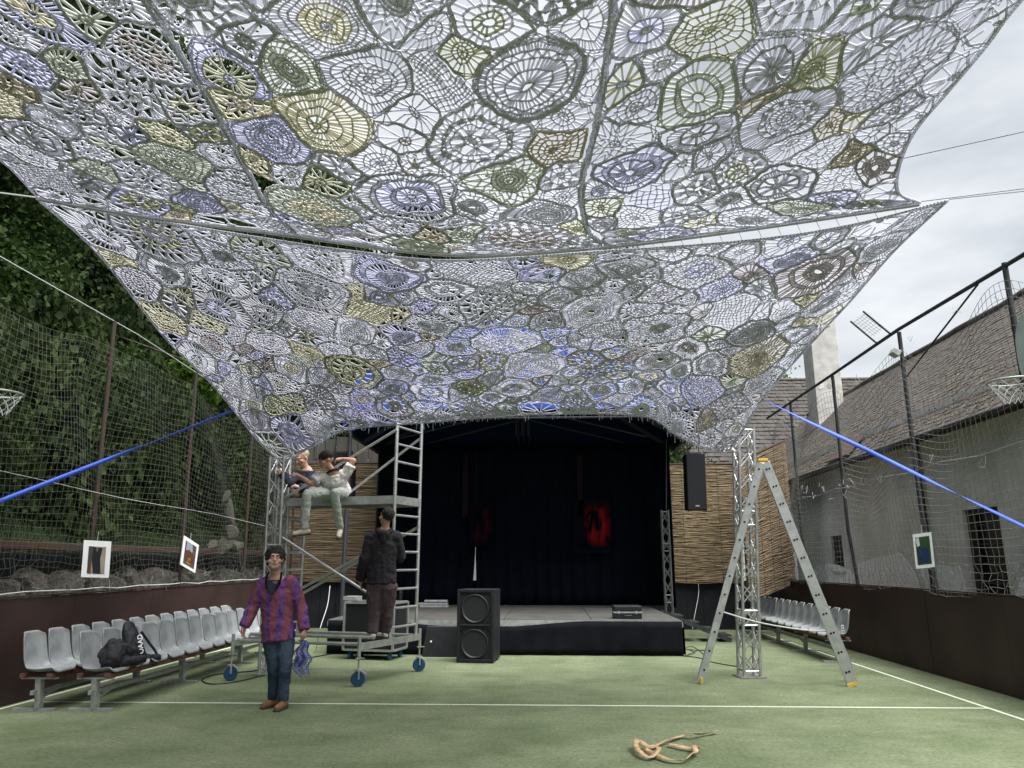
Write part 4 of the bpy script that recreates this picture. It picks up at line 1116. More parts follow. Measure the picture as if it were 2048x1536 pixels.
# ================================================================== REED SCREENS
M_REED = mat('reed', (0.40, 0.31, 0.19), 0.8, (0.24, 0.18, 0.11), scale=3, stretch=(.35, .35, 60), lo=.3, hi=.7)
M_REEDBK = mat('reed_backing', (0.06, 0.042, 0.025), 0.9)
def reed_screen(label, a, b, zb_a, zt_a, zb_b, zt_b, seed, tint):
    a = Vector(a); b = Vector(b); r2 = random.Random(seed)
    t = thing('reed_screen', label, 'screen', (a.x, a.y, zb_a))
    d = (b - a).normalized(); nrm = V(-d.y, d.x, 0)
    if nrm.y > 0: nrm = -nrm
    n = int((zt_a - zb_a) / .017); P = []; Q = []; RR = []
    for i in range(n):
        f = (i + .5) / n
        pa = a + V(0, 0, zb_a + (zt_a - zb_a) * f); pb = b + V(0, 0, zb_b + (zt_b - zb_b) * f)
        m = 9; prev = None; w1 = r2.uniform(0, 6); am = r2.uniform(.003, .012)
        for j in range(m + 1):
            g = j / m; p = pa.lerp(pb, g) + nrm * (.02 + r2.uniform(-.008, .010)) + V(0, 0, am * math.sin(g * 9 + w1))
            if prev is not None: P.append(prev); Q.append(p); RR.append(r2.uniform(.0065, .0115))
            prev = p
    segs_mesh('reeds', P, Q, RR, tint, t, n=4)['kind'] = 'stuff'
    MB().prism([a + V(0, 0, zb_a), b + V(0, 0, zb_b), b + V(0, 0, zt_b), a + V(0, 0, zt_a)], -nrm * .02).build('backing', M_REEDBK, t)
    L = (b - a).length
    for k in range(max(2, int(L / .6))):
        f = (k + .5) / max(2, int(L / .6)); p = a.lerp(b, f) + nrm * .034
        MB().tube([p + V(0, 0, zb_a + (zb_b - zb_a) * f), p + V(0, 0, zt_a + (zt_b - zt_a) * f)], .003, 4).build('binding_wire', M_STEEL_DK, t)
    MB().tube([a + V(0, 0, zt_a + .03), b + V(0, 0, zt_b + .03)], .03, 6).build('top_pole', M_TIMBER, t)
    return t
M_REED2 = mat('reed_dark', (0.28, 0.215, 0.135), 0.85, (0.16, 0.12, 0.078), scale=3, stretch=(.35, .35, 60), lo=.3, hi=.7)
reed_screen('straw coloured reed screen to the right of the stage, behind the hanging loudspeaker', (2.95, 19.4, 0), (4.75, 19.4, 0), 1.10, 4.02, 1.10, 4.02, 1, M_REED)
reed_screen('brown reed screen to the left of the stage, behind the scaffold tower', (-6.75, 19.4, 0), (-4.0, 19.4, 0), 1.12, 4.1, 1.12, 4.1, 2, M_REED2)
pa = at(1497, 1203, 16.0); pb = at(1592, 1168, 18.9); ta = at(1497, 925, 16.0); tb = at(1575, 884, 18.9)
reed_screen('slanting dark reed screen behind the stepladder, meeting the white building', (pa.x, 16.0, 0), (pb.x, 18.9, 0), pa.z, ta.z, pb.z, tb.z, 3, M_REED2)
t = thing('wood_fence', 'weathered plank fence rising behind the left reed screen', 'fence', (-6, 20.2, 0))
for i in range(17): MB().span((-8.2 + i * .3, 20.2, 0.2), (-8.2 + i * .3 + .28, 20.24, 4.9 + rng.uniform(-.1, .1))).build('plank', mat('grey_plank', (.10, .095, .08), .9, (.06, .058, .05), scale=5, stretch=(1, 1, .1)), t)

# ================================================================== LOUDSPEAKERS AND CASES
def cone(mb_root, c, r_):
    MB().lathe(c, [(r_, .0), (r_ * 1.0, -.012), (r_ * .93, -.02), (r_ * .86, -.004), (r_ * .8, .012), (r_ * .35, .075), (r_ * .30, .062), (r_ * .18, .045), (.004, .03)], 28, axis=(0, 1, 0)).build('driver', M_GRILLE, mb_root, smooth=True)
sp = thing('double_loudspeaker', 'tall black double woofer loudspeaker standing on the turf before the stage', 'loudspeaker', (0, 0, 0))
m = MB(); W2, D2, H2 = .305, .30, 1.16
m.span((-W2, -D2, .02), (W2, D2, H2))
m.build('cabinet', M_BLACK, sp, bevel=.018)
m = MB()
for x0, x1, z0, z1 in ((-W2, W2, H2 - .05, H2 + .004), (-W2, W2, .0, .06), (-W2, -W2 + .04, .06, H2 - .05), (W2 - .04, W2, .06, H2 - .05), (-W2 + .04, W2 - .04, .575, .605)): m.span((x0 - .006, -D2 - .03, z0), (x1 + .006, -D2 + .002, z1))
m.build('front_frame', M_BLACK, sp, bevel=.008)
cone(sp, V(-.01, -D2 - .006, .855), .235); cone(sp, V(-.01, -D2 - .006, .30), .235)
for s_ in (-1, 1): MB().prism([V(s_ * W2 * .86, -D2 - .012, .50), V(s_ * W2 * .86, -D2 - .012, .68), V(s_ * W2 * .45, -D2 - .012, .60), V(s_ * W2 * .45, -D2 - .012, .58)], (0, -.012, 0)).build('port', mat('port_black', (.004, .004, .005), .9), sp)
sp.location = (-1.19, 13.25, 0); sp.rotation_euler = (0, 0, R(-7))
def hung_speaker(label, p0, p1, Y, strap_top):
    a = at(*p0, Y); b = at(*p1, Y); cx = (a.x + b.x) / 2; w = abs(b.x - a.x); h = a.z - b.z
    t = thing('hanging_loudspeaker', label, 'loudspeaker', (cx, Y, b.z))
    Mr = Matrix.Rotation(R(5), 3, 'X')
    MB().box((cx, Y + .22, b.z + h / 2), (w, .40, h), Mr).build('cabinet', M_BLACK, t, bevel=.015)
    MB().box((cx, Y + .005, b.z + h / 2), (w - .03, .012, h - .03), Mr).build('grille', M_GRILLE, t)
    MB().box((cx, Y + .045, b.z + .09), (.085, .012, .03), Mr).build('badge', M_GALV, t)
    for s_ in (-1, 1): MB().tube([V(cx + s_ * w * .32, Y + .2, a.z), V(cx + s_ * w * .26, Y + .2, strap_top)], .012, 5).build('strap', M_STEEL_DK, t)
    MB().beam((cx - w * .42, Y + .2, a.z + .03), (cx + w * .42, Y + .2, a.z + .03), .05, .04).build('fly_bar', M_STEEL_DK, t)
hung_speaker('long black loudspeaker hanging before the right reed screen', (1371, 907), (1416, 1020), 16.2, 4.40)
hung_speaker('black loudspeaker hanging behind the seated man, before the left reed screen', (655, 905), (700, 1000), 16.2, 4.40)
MB_ = thing('stage_monitor', 'low black wedge monitor with a white dot leaning beside the big loudspeaker', 'loudspeaker', (-1.95, 13.7, 0))
MB().prism([V(-2.24, 13.72, 0), V(-1.5, 13.72, 0), V(-1.5, 13.80, .50), V(-2.17, 13.80, .50)], (0, .14, 0)).build('cabinet', M_BLACK, MB_, bevel=.01)
c = at(862, 1283, 13.755); MB().lathe(c, [(.016, -.01), (.016, .02)], 12, axis=(0, -1, 0)).build('white_dot', M_WHITE, MB_)
# equipment case lying on the stage
t = thing('equipment_case', 'small black case with a silver band lying on the stage edge', 'case', (1.42, 14.5, .602))
MB().span((1.17, 14.35, .602), (1.68, 14.72, .70)).build('base', M_BLACK, t, bevel=.012)
MB().span((1.165, 14.345, .702), (1.685, 14.725, .728)).build('metal_band', M_ALU, t)
MB().span((1.17, 14.35, .73), (1.68, 14.72, .83)).build('lid', M_BLACK, t, bevel=.02)
MB().tube([V(1.35, 14.345, .67), V(1.37, 14.31, .66), V(1.47, 14.31, .66), V(1.49, 14.345, .67)], .009, 6).build('handle', M_STEEL_DK, t)
for x in (1.26, 1.58): MB().span((x - .018, 14.335, .69), (x + .018, 14.346, .74)).build('latch', M_ALU, t)
# stack of metal bars and small gear on the stage
for i, (z, x0, x1) in enumerate(((.605, -2.95, -2.3), (.66, -2.98, -2.32), (.72, -2.85, -2.33))):
    t = MB().span((x0, 17.6 + i * .03, z), (x1, 17.85, z + .045)).build('light_bar', M_GALV, bevel=.008)
    props(t, ['grey metal light bar at the bottom of the stack on the stage left', 'grey metal light bar in the middle of the stack on the stage left', 'shortest grey metal light bar on top of the stack on the stage left'][i], 'light bar')
t = thing('clamp_stand', 'small dark stand with a coil on the stage left, behind the scaffold', 'stand', (-3.35, 17.4, .6))
MB().lathe((-3.35, 17.4, .602), [(.14, 0), (.14, .02), (.02, .03), (.02, .16)], 16).build('base', M_BLACK, t, smooth=True)
MB().tube([V(-3.35 + .045 * math.cos(i * .8), 17.4 + .045 * math.sin(i * .8), .76 + i * .006) for i in range(44)], .010, 5).build('coil', M_STEEL_DK, t, smooth=True)
# wheeled flight case behind the scaffold
t = thing('flight_case', 'black wheeled flight case with bright metal edges behind the scaffold', 'case', (0, 0, 0))
MB().span((-.45, -.3, .16), (.45, .3, .92)).build('body', M_BLACK, t)
m = MB()
for x in (-.455, .455):
    for y in (-.305, .305): m.span((x - .018, y - .018, .15), (x + .018, y + .018, .93))
for z in (.155, .925):
    for y in (-.306, .306): m.span((-.437, y - .017, z - .017), (.437, y + .017, z + .017))
    for x in (-.456, .456): m.span((x - .017, -.287, z - .017), (x + .017, .287, z + .017))
m.build('metal_edge', M_ALU, t)
for sx in (-1, 1):
    for sy in (-1, 1): MB().lathe((sx * .36, sy * .22 - .02, .065), [(.065, 0), (.065, .04)], 16, axis=(1, 0, 0)).build('castor', M_CASTOR, t, smooth=True)
MB().span((-.60, -.1, .95), (-.36, .15, 1.02)).build('top_tray', M_GALV, t)
t.location = (-3.02, 13.55, 0); t.rotation_euler = (0, 0, R(-12))
# steps folded down at the right of the stage
t = thing('stage_steps', 'dark metal steps leading down from the right rear of the stage', 'steps', (3.1, 16.9, 0))
for y in (16.5, 17.2): MB().beam((2.42, y, .56), (3.75, y, .03), .03, .09).build('stringer', M_STEEL_DK, t)
for i in range(4): MB().span((2.55 + i * .32, 16.52, .50 - i * .128), (2.80 + i * .32, 17.18, .525 - i * .128)).build('tread', M_STEEL_DK, t)

# ================================================================== cables
def cable(label, pts, r_=.008, m_=None):
    C_ = spline(pts, 60); t = MB().tube([tuple(p) for p in C_], r_, 5).build('cable', m_ or M_CABLE); props(t, label, 'cable')
g = lambda x, y: tuple(CC + (CF + CR * ((x - 1024) / FPX) - CU * ((y - 768) / FPX)) * (-1.592 / (CF + CR * ((x - 1024) / FPX) - CU * ((y - 768) / FPX)).z))
cable('black cable looping over the turf by the left scaffold wheel', [g(700, 1300), g(640, 1312), g(580, 1322), g(520, 1340), g(440, 1348), g(405, 1358), g(420, 1368), g(470, 1364), g(530, 1350)], .010)
cable('black cable running from the stage corner to the right truss foot', [g(1345, 1310), g(1395, 1315), g(1420, 1323), g(1455, 1330), g(1490, 1335)], .008)
cable('tangled thin cables lying beside the right stage corner', [g(1365, 1295), g(1390, 1305), g(1372, 1311), g(1400, 1300), g(1425, 1303), g(1370, 1298), g(1385, 1293), g(1410, 1310)], .006, M_STEEL_DK)
cable('pale cable hanging from the right reed screen down to the turf', [tuple(at(1397, 1168, 19.3)), tuple(at(1397, 1190, 19.2)), tuple(at(1390, 1228, 18.4)), tuple(at(1385, 1258, 17.6))], .007, M_ROPE)
cable('pale cable hanging behind the scaffold from the left reed screen', [tuple(at(660, 1172, 15)), tuple(at(655, 1210, 14.6)), tuple(at(640, 1258, 13.6)), g(632, 1300)], .007, M_ROPE)

# ================================================================== SCAFFOLD TOWER
sf = thing('scaffold_tower', 'rolling aluminium scaffold tower with ladder frames and blue castors, two men up on it', 'scaffold', (-3.2, 11.4, 0))
FR, RR_, FL, RL = V(-2.55, 10.48, 0), V(-1.98, 11.93, 0), V(-4.45, 10.90, 0), V(-3.95, 12.40, 0)
BZ = .50
def castor(p, dirx):
    c = MB().lathe(p + V(-.012, .026, .095), [(.03, 0), (.088, .002), (.095, .012), (.095, .044), (.088, .054), (.03, .056)], 22, axis=(.45, -1, 0)).build('castor', M_CASTOR, sf, smooth=True)
    f = MB()
    f.tube([p + V(.016, -.036, .095), p + V(.016, -.036, .20)], .014, 6); f.tube([p + V(-.016, .036, .095), p + V(-.016, .036, .20)], .014, 6)
    f.lathe(p + V(0, 0, .195), [(.05, 0), (.05, .018)], 14)
    f.beam(p + V(.03, -.02, .205), p + V(.12, -.05, .17), .022, .008)
    f.build('fork', M_GALV, c)
    MB().tube([p + V(0, 0, .2), p + V(0, 0, BZ - .02)], .013, 8).build('spindle', M_GALV, sf, smooth=True)
    n = MB(); n.lathe(p + V(0, 0, .345), [(.028, 0), (.028, .03)], 10)
    for a in (0.3, 2.4, 4.5): n.beam(p + V(0, 0, .36), p + V(.075 * math.cos(a), .075 * math.sin(a), .352), .018, .012)
    n.build('wing_nut', M_GALV, sf)
    MB().tube([p + V(0, 0, .38), p + V(0, 0, BZ + .12)], .025, 8).build('outrigger_leg', M_ALU, sf, smooth=True)
for p in (FR, RR_, FL, RL): castor(p, 1)
for a, b in ((FR, RR_), (FL, RL)):
    MB().beam(a + V(0, 0, BZ), b + V(0, 0, BZ), .05, .085).build('base_beam', M_ALU, sf)
for f, z in ((.08, BZ + .02), (.22, BZ + .09), (.93, BZ + .03)):
    MB().tube([FR.lerp(RR_, f) + V(0, 0, z), FL.lerp(RL, f) + V(0, 0, z)], .024, 8).build('base_rail', M_ALU, sf, smooth=True)
def frame(a, b, ztop, nm):
    fu = a.lerp(b, .47); ru = a.lerp(b, .925)
    for p in (fu, ru): MB().tube([p + V(0, 0, BZ + .045), p + V(0, 0, ztop)], .026, 10).build('upright', M_ALU, sf, smooth=True)
    z = .69
    while z < ztop - .05:
        MB().tube([fu + V(0, 0, z), ru + V(0, 0, z)], .017, 8).build('rung', M_ALU, sf, smooth=True); z += .266
    return fu, ru
fuR, ruR = frame(FR, RR_, 3.95, 'r'); fuL, ruL = frame(FL, RL, 3.0, 'l')
PZ = 2.54
MB().add([fuR + V(.0, 0, PZ), ruR + V(0, 0, PZ), ruL + V(0, 0, PZ), fuL + V(0, 0, PZ)], [(0, 1, 2, 3)]).build('platform_board', mat('platform_ply', (.16, .13, .10), .8, (.11, .09, .075), scale=5), sf, solid=.025)
for a, b in ((fuR, fuL), (ruR, ruL), (fuR, ruR), (fuL, ruL)):
    MB().beam(a + V(0, 0, PZ - .03), b + V(0, 0, PZ - .03), .045, .12).build('platform_frame', M_ALU, sf)
def brace(a, b): MB().tube([a, b], .021, 8).build('brace', M_ALU, sf, smooth=True)
off = V(-.03, -.05, 0)
brace(fuL + V(.1, -.04, 2.56), fuR + V(0, -.04, 3.56))
brace(ruL.lerp(ruR, .28) + V(0, .04, 2.56), ruR + V(0, .04, 3.56))
brace(fuL + V(.0, -.04, 2.05), fuR + V(-.02, -.04, .98))
brace(fuL + V(.25, -.04, 1.10), fuR + V(0, .04, 1.95))
brace(ruL + V(0, .04, 1.1), ruR + V(0, .04, 2.15))

# ================================================================== STEPLADDER
ld = thing('stepladder', 'tall aluminium double stepladder standing open beside the right truss', 'ladder', (2.9, 10.8, 0))
apx = at(1526, 925, 10.85); bl_, br_ = V(2.03, 10.92, 0), V(4.00, 10.80, 0)
def rail(a, b, w, d, nm, holes, dx):
    o = MB().beam(a, b, d, w, up=(0, 0, 1)).build(nm, M_ALU, ld, bevel=.004)
    dv = (b - a).normalized(); n_ = V(0, -1, 0)
    for i in range(12):
        f = .055 + i * .083
        if f > .98: break
        for h in holes:
            p = a.lerp(b, f) + dv.cross(V(0, 1, 0)).normalized() * h
            MB().lathe(p + V(0, -d / 2 - .0015, 0), [(.015, 0), (.015, .004)], 10, axis=(0, -1, 0)).build('rung_hole', M_WINDK, o)
    return o
up_ = V(0, 0, 0)
for k, dy in enumerate((0, .42)):
    wl = 0
    ox = .285 * dy; ob = .205 * dy; oc = .405 * dy
    tl = apx + V(-.035 + ox, dy, 0); tr = apx + V(.03 + ox, dy, 0)
    rail(bl_ + V(ob, dy, .02), tl, .100, .026, 'narrow_rail', (0,) if k == 0 else (), 0)
    rail(br_ + V(oc, dy, .02), tr, .136, .026, 'wide_rail', (-.02, .02) if k == 0 else (), 0)
    MB().box(apx + V(ox, dy, .03), (.15, .045, .05)).build('hinge_cap', M_YELLOW, ld, bevel=.012)
    MB().beam(bl_ + V(ob, dy, 0), bl_ + V(ob + .012, dy, .085), .034, .095).build('rubber_foot', M_YELLOW, ld, bevel=.006)
    MB().beam(br_ + V(oc, dy, 0), br_ + V(oc - .02, dy, .05), .034, .128).build('rubber_foot', M_YELLOW, ld, bevel=.006)
for i in range(11):
    f = .055 + i * .083
    for b_, o_ in ((bl_, -.035), (br_, .03)):
        p = (b_ + V(0, 0, .02)).lerp(apx + V(o_, 0, 0), f)
        kx = (.205 if o_ < 0 else .405) * (1 - f) + .285 * f
        MB().tube([p + V(0, .01, 0), p + V(kx * .42, .42, 0)], .015, 6).build('rung', M_ALU, ld)

# ================================================================== SEAT ROWS
def seat_mesh():
    prof = [(.225, .405), (.22, .43), (.195, .440), (.10, .425), (.0, .415), (-.10, .425), (-.155, .465), (-.185, .53), (-.205, .62), (-.225, .72), (-.235, .79), (-.237, .825), (-.25, .838), (-.265, .825)]
    rows = []; hw = .208
    for i, (d, h) in enumerate(prof):
        row = []; back = i >= 6
        wsc = 1.0 if not back else 1 - .10 * (h - .465) / .37
        if i >= 11: wsc *= .93 if i == 11 else .84
        for k in range(13):
            s = -1 + k / 6; x = hw * wsc * s
            e = max(0, abs(s) - .62) / .38
            curl = .035 * e * e
            row.append(V(d + (curl * 1.3 if back else -.02 * e * e * (1 if i < 3 else 0)), x, h + (curl if not back else 0) - (.03 * e * e if i >= 11 else 0)))
        rows.append(row)
    m = MB().strip(rows)
    me = bpy.data.meshes.new('seat'); me.from_pydata([tuple(p) for p in m.v], [], m.f); me.update()
    o = bpy.data.objects.new('tmp', me); COL.objects.link(o)
    md = o.modifiers.new('s', 'SOLIDIFY'); md.thickness = .014; md.offset = 0
    md = o.modifiers.new('b', 'SUBSURF'); md.levels = 1; md.render_levels = 1
    dg = bpy.context.evaluated_depsgraph_get(); me2 = bpy.data.meshes.new_from_object(o.evaluated_get(dg))
    bpy.data.objects.remove(o, do_unlink=True)
    me2.polygons.foreach_set('use_smooth', [True] * len(me2.polygons)); me2.materials.clear(); me2.materials.append(M_SEAT)
    return me2
SEAT = seat_mesh()
def bench(label, x, ys, face, leg_ys):
    t = thing('seat_row', label, 'seats', (x, ys[0], 0))
    for y in ys:
        o = bpy.data.objects.new('seat', SEAT); COL.objects.link(o); o.parent = t; o.location = (rng.uniform(-.006, .006), y - ys[0] + rng.uniform(-.008, .008), 0)
        o.rotation_euler = (0, 0, (math.pi if face < 0 else 0) + R(rng.uniform(-1.6, 1.6)))
    y0, y1 = ys[0] - .21, ys[-1] + .21
    for dx in (.17, -.14): MB().span((x + face * dx - .03, y0, .355), (x + face * dx + .03, y1, .402)).build('bearer', M_SEATWOOD, t, bevel=.004)
    MB().span((x - .02, y0, .18), (x + .02, y1, .225)).build('stretcher', M_GALV, t)
    for y in leg_ys:
        MB().span((x - .2, y - .03, .335), (x + .2, y + .03, .353)).build('top_plate', M_GALV, t)
        MB().beam((x + face * .03, y, .03), (x, y, .336), .06, .075).build('leg', M_GALV, t)
        MB().span((x - .27, y - .03, 0), (x + .23, y + .03, .03)).build('foot', M_GALV, t)
        MB().beam((x, y, .12), (x, y + .35, .20), .03, .04).build('gusset', M_GALV, t)
    return t
bench('row of grey moulded plastic seats against the left wall, the rear of two rows', -5.70, [8.76 + i * .437 for i in range(13)], 1, [8.66, 10.68, 12.7, 14.1])
bench('front row of grey plastic seats on the left with a bag on it', -5.07, [8.80 + i * .437 for i in range(13)], 1, [8.68, 10.71, 12.7, 14.1])
rb = bench('single row of grey moulded plastic seats along the right board wall', 4.76, [13.42 + i * .455 for i in range(13)], -1, [13.3, 14.9, 16.6, 18.5])
MB().span((4.80, 13.196, .46), (4.84, 13.199, .60)).build('row_sticker', M_WHITE, rb)
M_STK = mat('sticker_ink', (.03, .03, .035), .6)
for z in (.48, .52, .56): MB().span((4.808, 13.193, z), (4.832, 13.1955, z + .02)).build('sticker_mark', M_STK, rb)

# ================================================================== FLESH: continuous bodies
class Flesh:
    def __init__(s): s.m = MB()
    def ball(s, c, r_, sc=(1, 1, 1), M=None):
        c = Vector(c); n = 12; rows = []
        for i in range(1, 10):
            ph = math.pi * i / 10; row = []
            for k in range(n):
                a = 2 * math.pi * k / n; p = V(math.sin(ph) * math.cos(a) * sc[0], math.sin(ph) * math.sin(a) * sc[1], math.cos(ph) * sc[2]) * r_
                row.append(c + (M @ p if M else p))
            rows.append(row)
        b = len(s.m.v); s.m.strip(rows, closed=True)
        top = V(0, 0, sc[2]) * r_; 
        s.m.add([c + (M @ top if M else top), c - (M @ top if M else top)], [])
        t = len(s.m.v) - 2
        for k in range(n):
            s.m.f.append((t, b + (k + 1) % n, b + k)); s.m.f.append((t + 1, b + 8 * n + k, b + 8 * n + (k + 1) % n))
        return s
    def limb(s, pts, rad, side=None, sx=1.0, cap=.8):
        "tapering limb through the joints; cross-section stretched by sx along 'side'"
        pts = [Vector(p) for p in pts]; N = len(pts); n = 14; rows = []
        sxs = sx if isinstance(sx, (list, tuple)) else [sx] * N
        P = []; Rr = []; SX = []
        # rounded ends
        d0 = (pts[0] - pts[1]).normalized(); d1 = (pts[-1] - pts[-2]).normalized()
        for k in (.95, .6): P.append(pts[0] + d0 * rad[0] * k * cap); Rr.append(rad[0] * math.sqrt(1 - k * k)); SX.append(sxs[0])
        for i in range(N): P.append(pts[i]); Rr.append(rad[i]); SX.append(sxs[i])
        for k in (.6, .95): P.append(pts[-1] + d1 * rad[-1] * k * cap); Rr.append(rad[-1] * math.sqrt(1 - k * k)); SX.append(sxs[-1])
        prev = None
        for i, p in enumerate(P):
            d = (P[min(i + 1, len(P) - 1)] - P[max(i - 1, 0)]).normalized()
            if prev is None:
                u = Vector(side) if side else d.cross(V(0, 1, .1))
                u = u - d * u.dot(d)
                if u.length < .01: u = d.cross(V(1, 0, 0))
            else: u = (Vector(side) if side else prev); u = u - d * u.dot(d)
            u.normalize(); prev = u; w = d.cross(u)
            rows.append([p + (u * math.cos(a) * SX[i] + w * math.sin(a)) * Rr[i] for a in [2 * math.pi * k / n for k in range(n)]])
        b = len(s.m.v); s.m.strip(rows, closed=True)
        s.m.f.append(tuple(b + k for k in range(n - 1, -1, -1))); s.m.f.append(tuple(b + (len(P) - 1) * n + k for k in range(n)))
        return s
    def build(s, name, m_, parent, voxel=.009, smooth=4, fac=.5, wrinkle=0.0, wscale=.06):
        o0 = origin_of(parent)
        me = bpy.data.meshes.new(name); me.from_pydata([tuple(Vector(p) - o0) for p in s.m.v], [], s.m.f); me.update()
        bm = bmesh.new(); bm.from_mesh(me); bmesh.ops.recalc_face_normals(bm, faces=bm.faces); bm.to_mesh(me); bm.free()
        o = bpy.data.objects.new('tmp', me); COL.objects.link(o)
        md = o.modifiers.new('r', 'REMESH'); md.mode = 'VOXEL'; md.voxel_size = voxel
        if smooth: md = o.modifiers.new('s', 'SMOOTH'); md.factor = fac; md.iterations = smooth
        if wrinkle:
            tx = bpy.data.textures.new('w', 'CLOUDS'); tx.noise_scale = wscale; tx.noise_depth = 2
            md = o.modifiers.new('d', 'DISPLACE'); md.texture = tx; md.strength = wrinkle; md.mid_level = .5; md.texture_coords = 'LOCAL'
        dg = bpy.context.evaluated_depsgraph_get(); me2 = bpy.data.meshes.new_from_object(o.evaluated_get(dg))
        bpy.data.objects.remove(o, do_unlink=True)
        me2.name = name; me2.materials.clear()
        ob = link_mesh(name, me2, m_, parent, smooth=True)
        return ob

# ---- jacket and bag on the front left row
M_JACKET = mat('jacket_cloth', (.012, .014, .016), .8, (.022, .024, .027), scale=30)
M_BAGBLK = mat('bag_nylon', (.010, .011, .016), .6, (.018, .019, .026), scale=20)
t = thing('dark_jacket', 'crumpled dark grey jacket lying on the front left seats', 'jacket', (-5.0, 8.95, .45))
F_ = Flesh(); c0 = V(-5.0, 8.88, .46)
F_.limb([c0 + V(.06, -.16, .06), c0 + V(-.02, .0, .13), c0 + V(0, .20, .08), c0 + V(.08, .42, .04)], [.09, .13, .10, .06], sx=1.3).ball(c0 + V(-.02, -.03, .19), .09).limb([c0 + V(.05, -.1, .02), c0 + V(.16, .1, .03), c0 + V(.17, .35, .02)], [.05, .055, .04]).limb([c0 + V(-.1, -.1, .1), c0 + V(-.12, .1, .2), c0 + V(-.06, .05, .26)], [.05, .05, .035])
F_.build('cloth', M_JACKET, t, .012, 2, wrinkle=.05, wscale=.07)
t = thing('lettered_bag', 'black bag with white lettering propped on the front left seats', 'bag', (-5.0, 9.3, .45))
F_ = Flesh(); c0 = V(-5.03, 9.34, .44)
F_.limb([c0 + V(.02, 0, .07), c0 + V(-.02, 0, .2), c0 + V(-.07, .0, .33), c0 + V(-.10, 0, .42)], [.11, .10, .075, .055], side=(0, 1, 0), sx=[1.5, 1.5, 1.6, 1.7]).limb([c0 + V(.1, .12, .02), c0 + V(.17, .3, .01)], [.06, .04])
bg_ = F_.build('body', M_BAGBLK, t, .012, 3, wrinkle=.025, wscale=.09)
MB().tube([tuple(p) for p in spline([c0 + V(.0, .13, .33), c0 + V(.06, .22, .2), c0 + V(.15, .27, .06), c0 + V(.17, .24, -.06), c0 + V(.2, .05, -.02)], 24)], .016, 6).build('strap', M_BAGBLK, t)
def text_mesh(name, s_, size, m_, parent, origin, xdir, ydir):
    cu_ = bpy.data.curves.new(name, 'FONT'); cu_.body = s_; cu_.size = size; cu_.extrude = .002; cu_.align_x = 'CENTER'; cu_.align_y = 'CENTER'
    cu_.offset = size * .015
    o = bpy.data.objects.new('tmp', cu_); COL.objects.link(o)
    dg = bpy.context.evaluated_depsgraph_get(); me = bpy.data.meshes.new_from_object(o.evaluated_get(dg)); bpy.data.objects.remove(o, do_unlink=True)
    x = Vector(xdir).normalized(); y = Vector(ydir); y = (y - x * y.dot(x)).normalized(); z = x.cross(y)
    Mx = Matrix(((x.x, y.x, z.x), (x.y, y.y, z.y), (x.z, y.z, z.z)))
    o0 = origin_of(parent)
    for v in me.vertices: v.co = Mx @ v.co + Vector(origin) - o0
    me.materials.clear()
    return link_mesh(name, me, m_, parent)
vd = V(5.03, -9.3, 1.1).normalized()
text_mesh('lettering', 'OAAD', .078, M_WHITE, t, c0 + V(.135, -.105, .21), (-.25, .10, 1), (-.75, -.55, -.1))

# ================================================================== PICTURES ON THE NETS
def picture(label, pts, Y3, m_, seed, cols_):
    a, b, c = [at(x, y, Y_) for (x, y), Y_ in zip(pts, Y3)]      # top left, top right, bottom left
    ex = b - a; ez = a - c; nrm = ex.cross(ez).normalized()
    if nrm.y > 0: nrm = -nrm
    t = thing('framed_print', label, 'picture', tuple(c))
    P_ = lambda u, v, k: a + ex * u - ez * v + nrm * k
    MB().prism([P_(0, 0, 0), P_(1, 0, 0), P_(1, 1, 0), P_(0, 1, 0)], -nrm * .015).build('board', M_WHITE, t)
    u0, u1, v0, v1 = m_
    MB().prism([P_(u0, v0, .003), P_(u1, v0, .003), P_(u1, v1, .003), P_(u0, v1, .003)], -nrm * .002).build('print', mat('print_%d' % seed, cols_[0], .35, cols_[1], scale=5), t)
    for poly, col in cols_[2]:
        MB().prism([P_(u0 + (u1 - u0) * x, v0 + (v1 - v0) * y, .0045 + .0004 * (id(poly) % 3)) for x, y in poly], -nrm * .001).build('print_shape', mat('pc_%02x%02x%02x' % tuple(int(c_ * 255) for c_ in col), col, .35), t)
    MB().tube([P_(.5, .5, -.03), P_(.5, -.25, -.03)], .004, 4).build('tie', M_ROPE, t)
picture('white framed photo of a dark standing figure, hung on the left net nearest the viewer', [(168, 1080), (223, 1083), (162, 1154)], (9.75, 9.95, 9.75), (.19, .82, .16, .90), 1,
        ((.34, .28, .22), (.24, .20, .17), [([(0, 0), (.3, 0), (.22, .5), (.2, 1), (0, 1)], (.06, .05, .045)), ([(.25, .02), (.8, .05), (.7, .45), (.78, 1), (.35, 1), (.22, .5)], (.012, .012, .016)), ([(.42, .03), (.55, .03), (.56, .17), (.44, .18)], (.30, .15, .11)), ([(.36, .2), (.6, .2), (.62, .34), (.4, .36)], (.24, .10, .08)), ([(.05, .8), (.25, .7), (.3, .98), (.05, .98)], (.36, .2, .06))]))
picture('white framed photo seen at a slant on the left net, beyond the nearer one', [(369, 1071), (398, 1090), (361, 1129)], (12.65, 13.1, 12.65), (.13, .86, .12, .90), 2,
        ((.05, .04, .05), (.12, .09, .08), [([(.1, 0), (.6, 0), (.7, .35), (.1, .4)], (.30, .32, .36)), ([(.0, .45), (.4, .3), (.9, .5), (.8, .9), (.1, .8)], (.10, .05, .035)), ([(.25, .7), (.6, .62), (.7, .92), (.3, .95)], (.34, .17, .05))]))
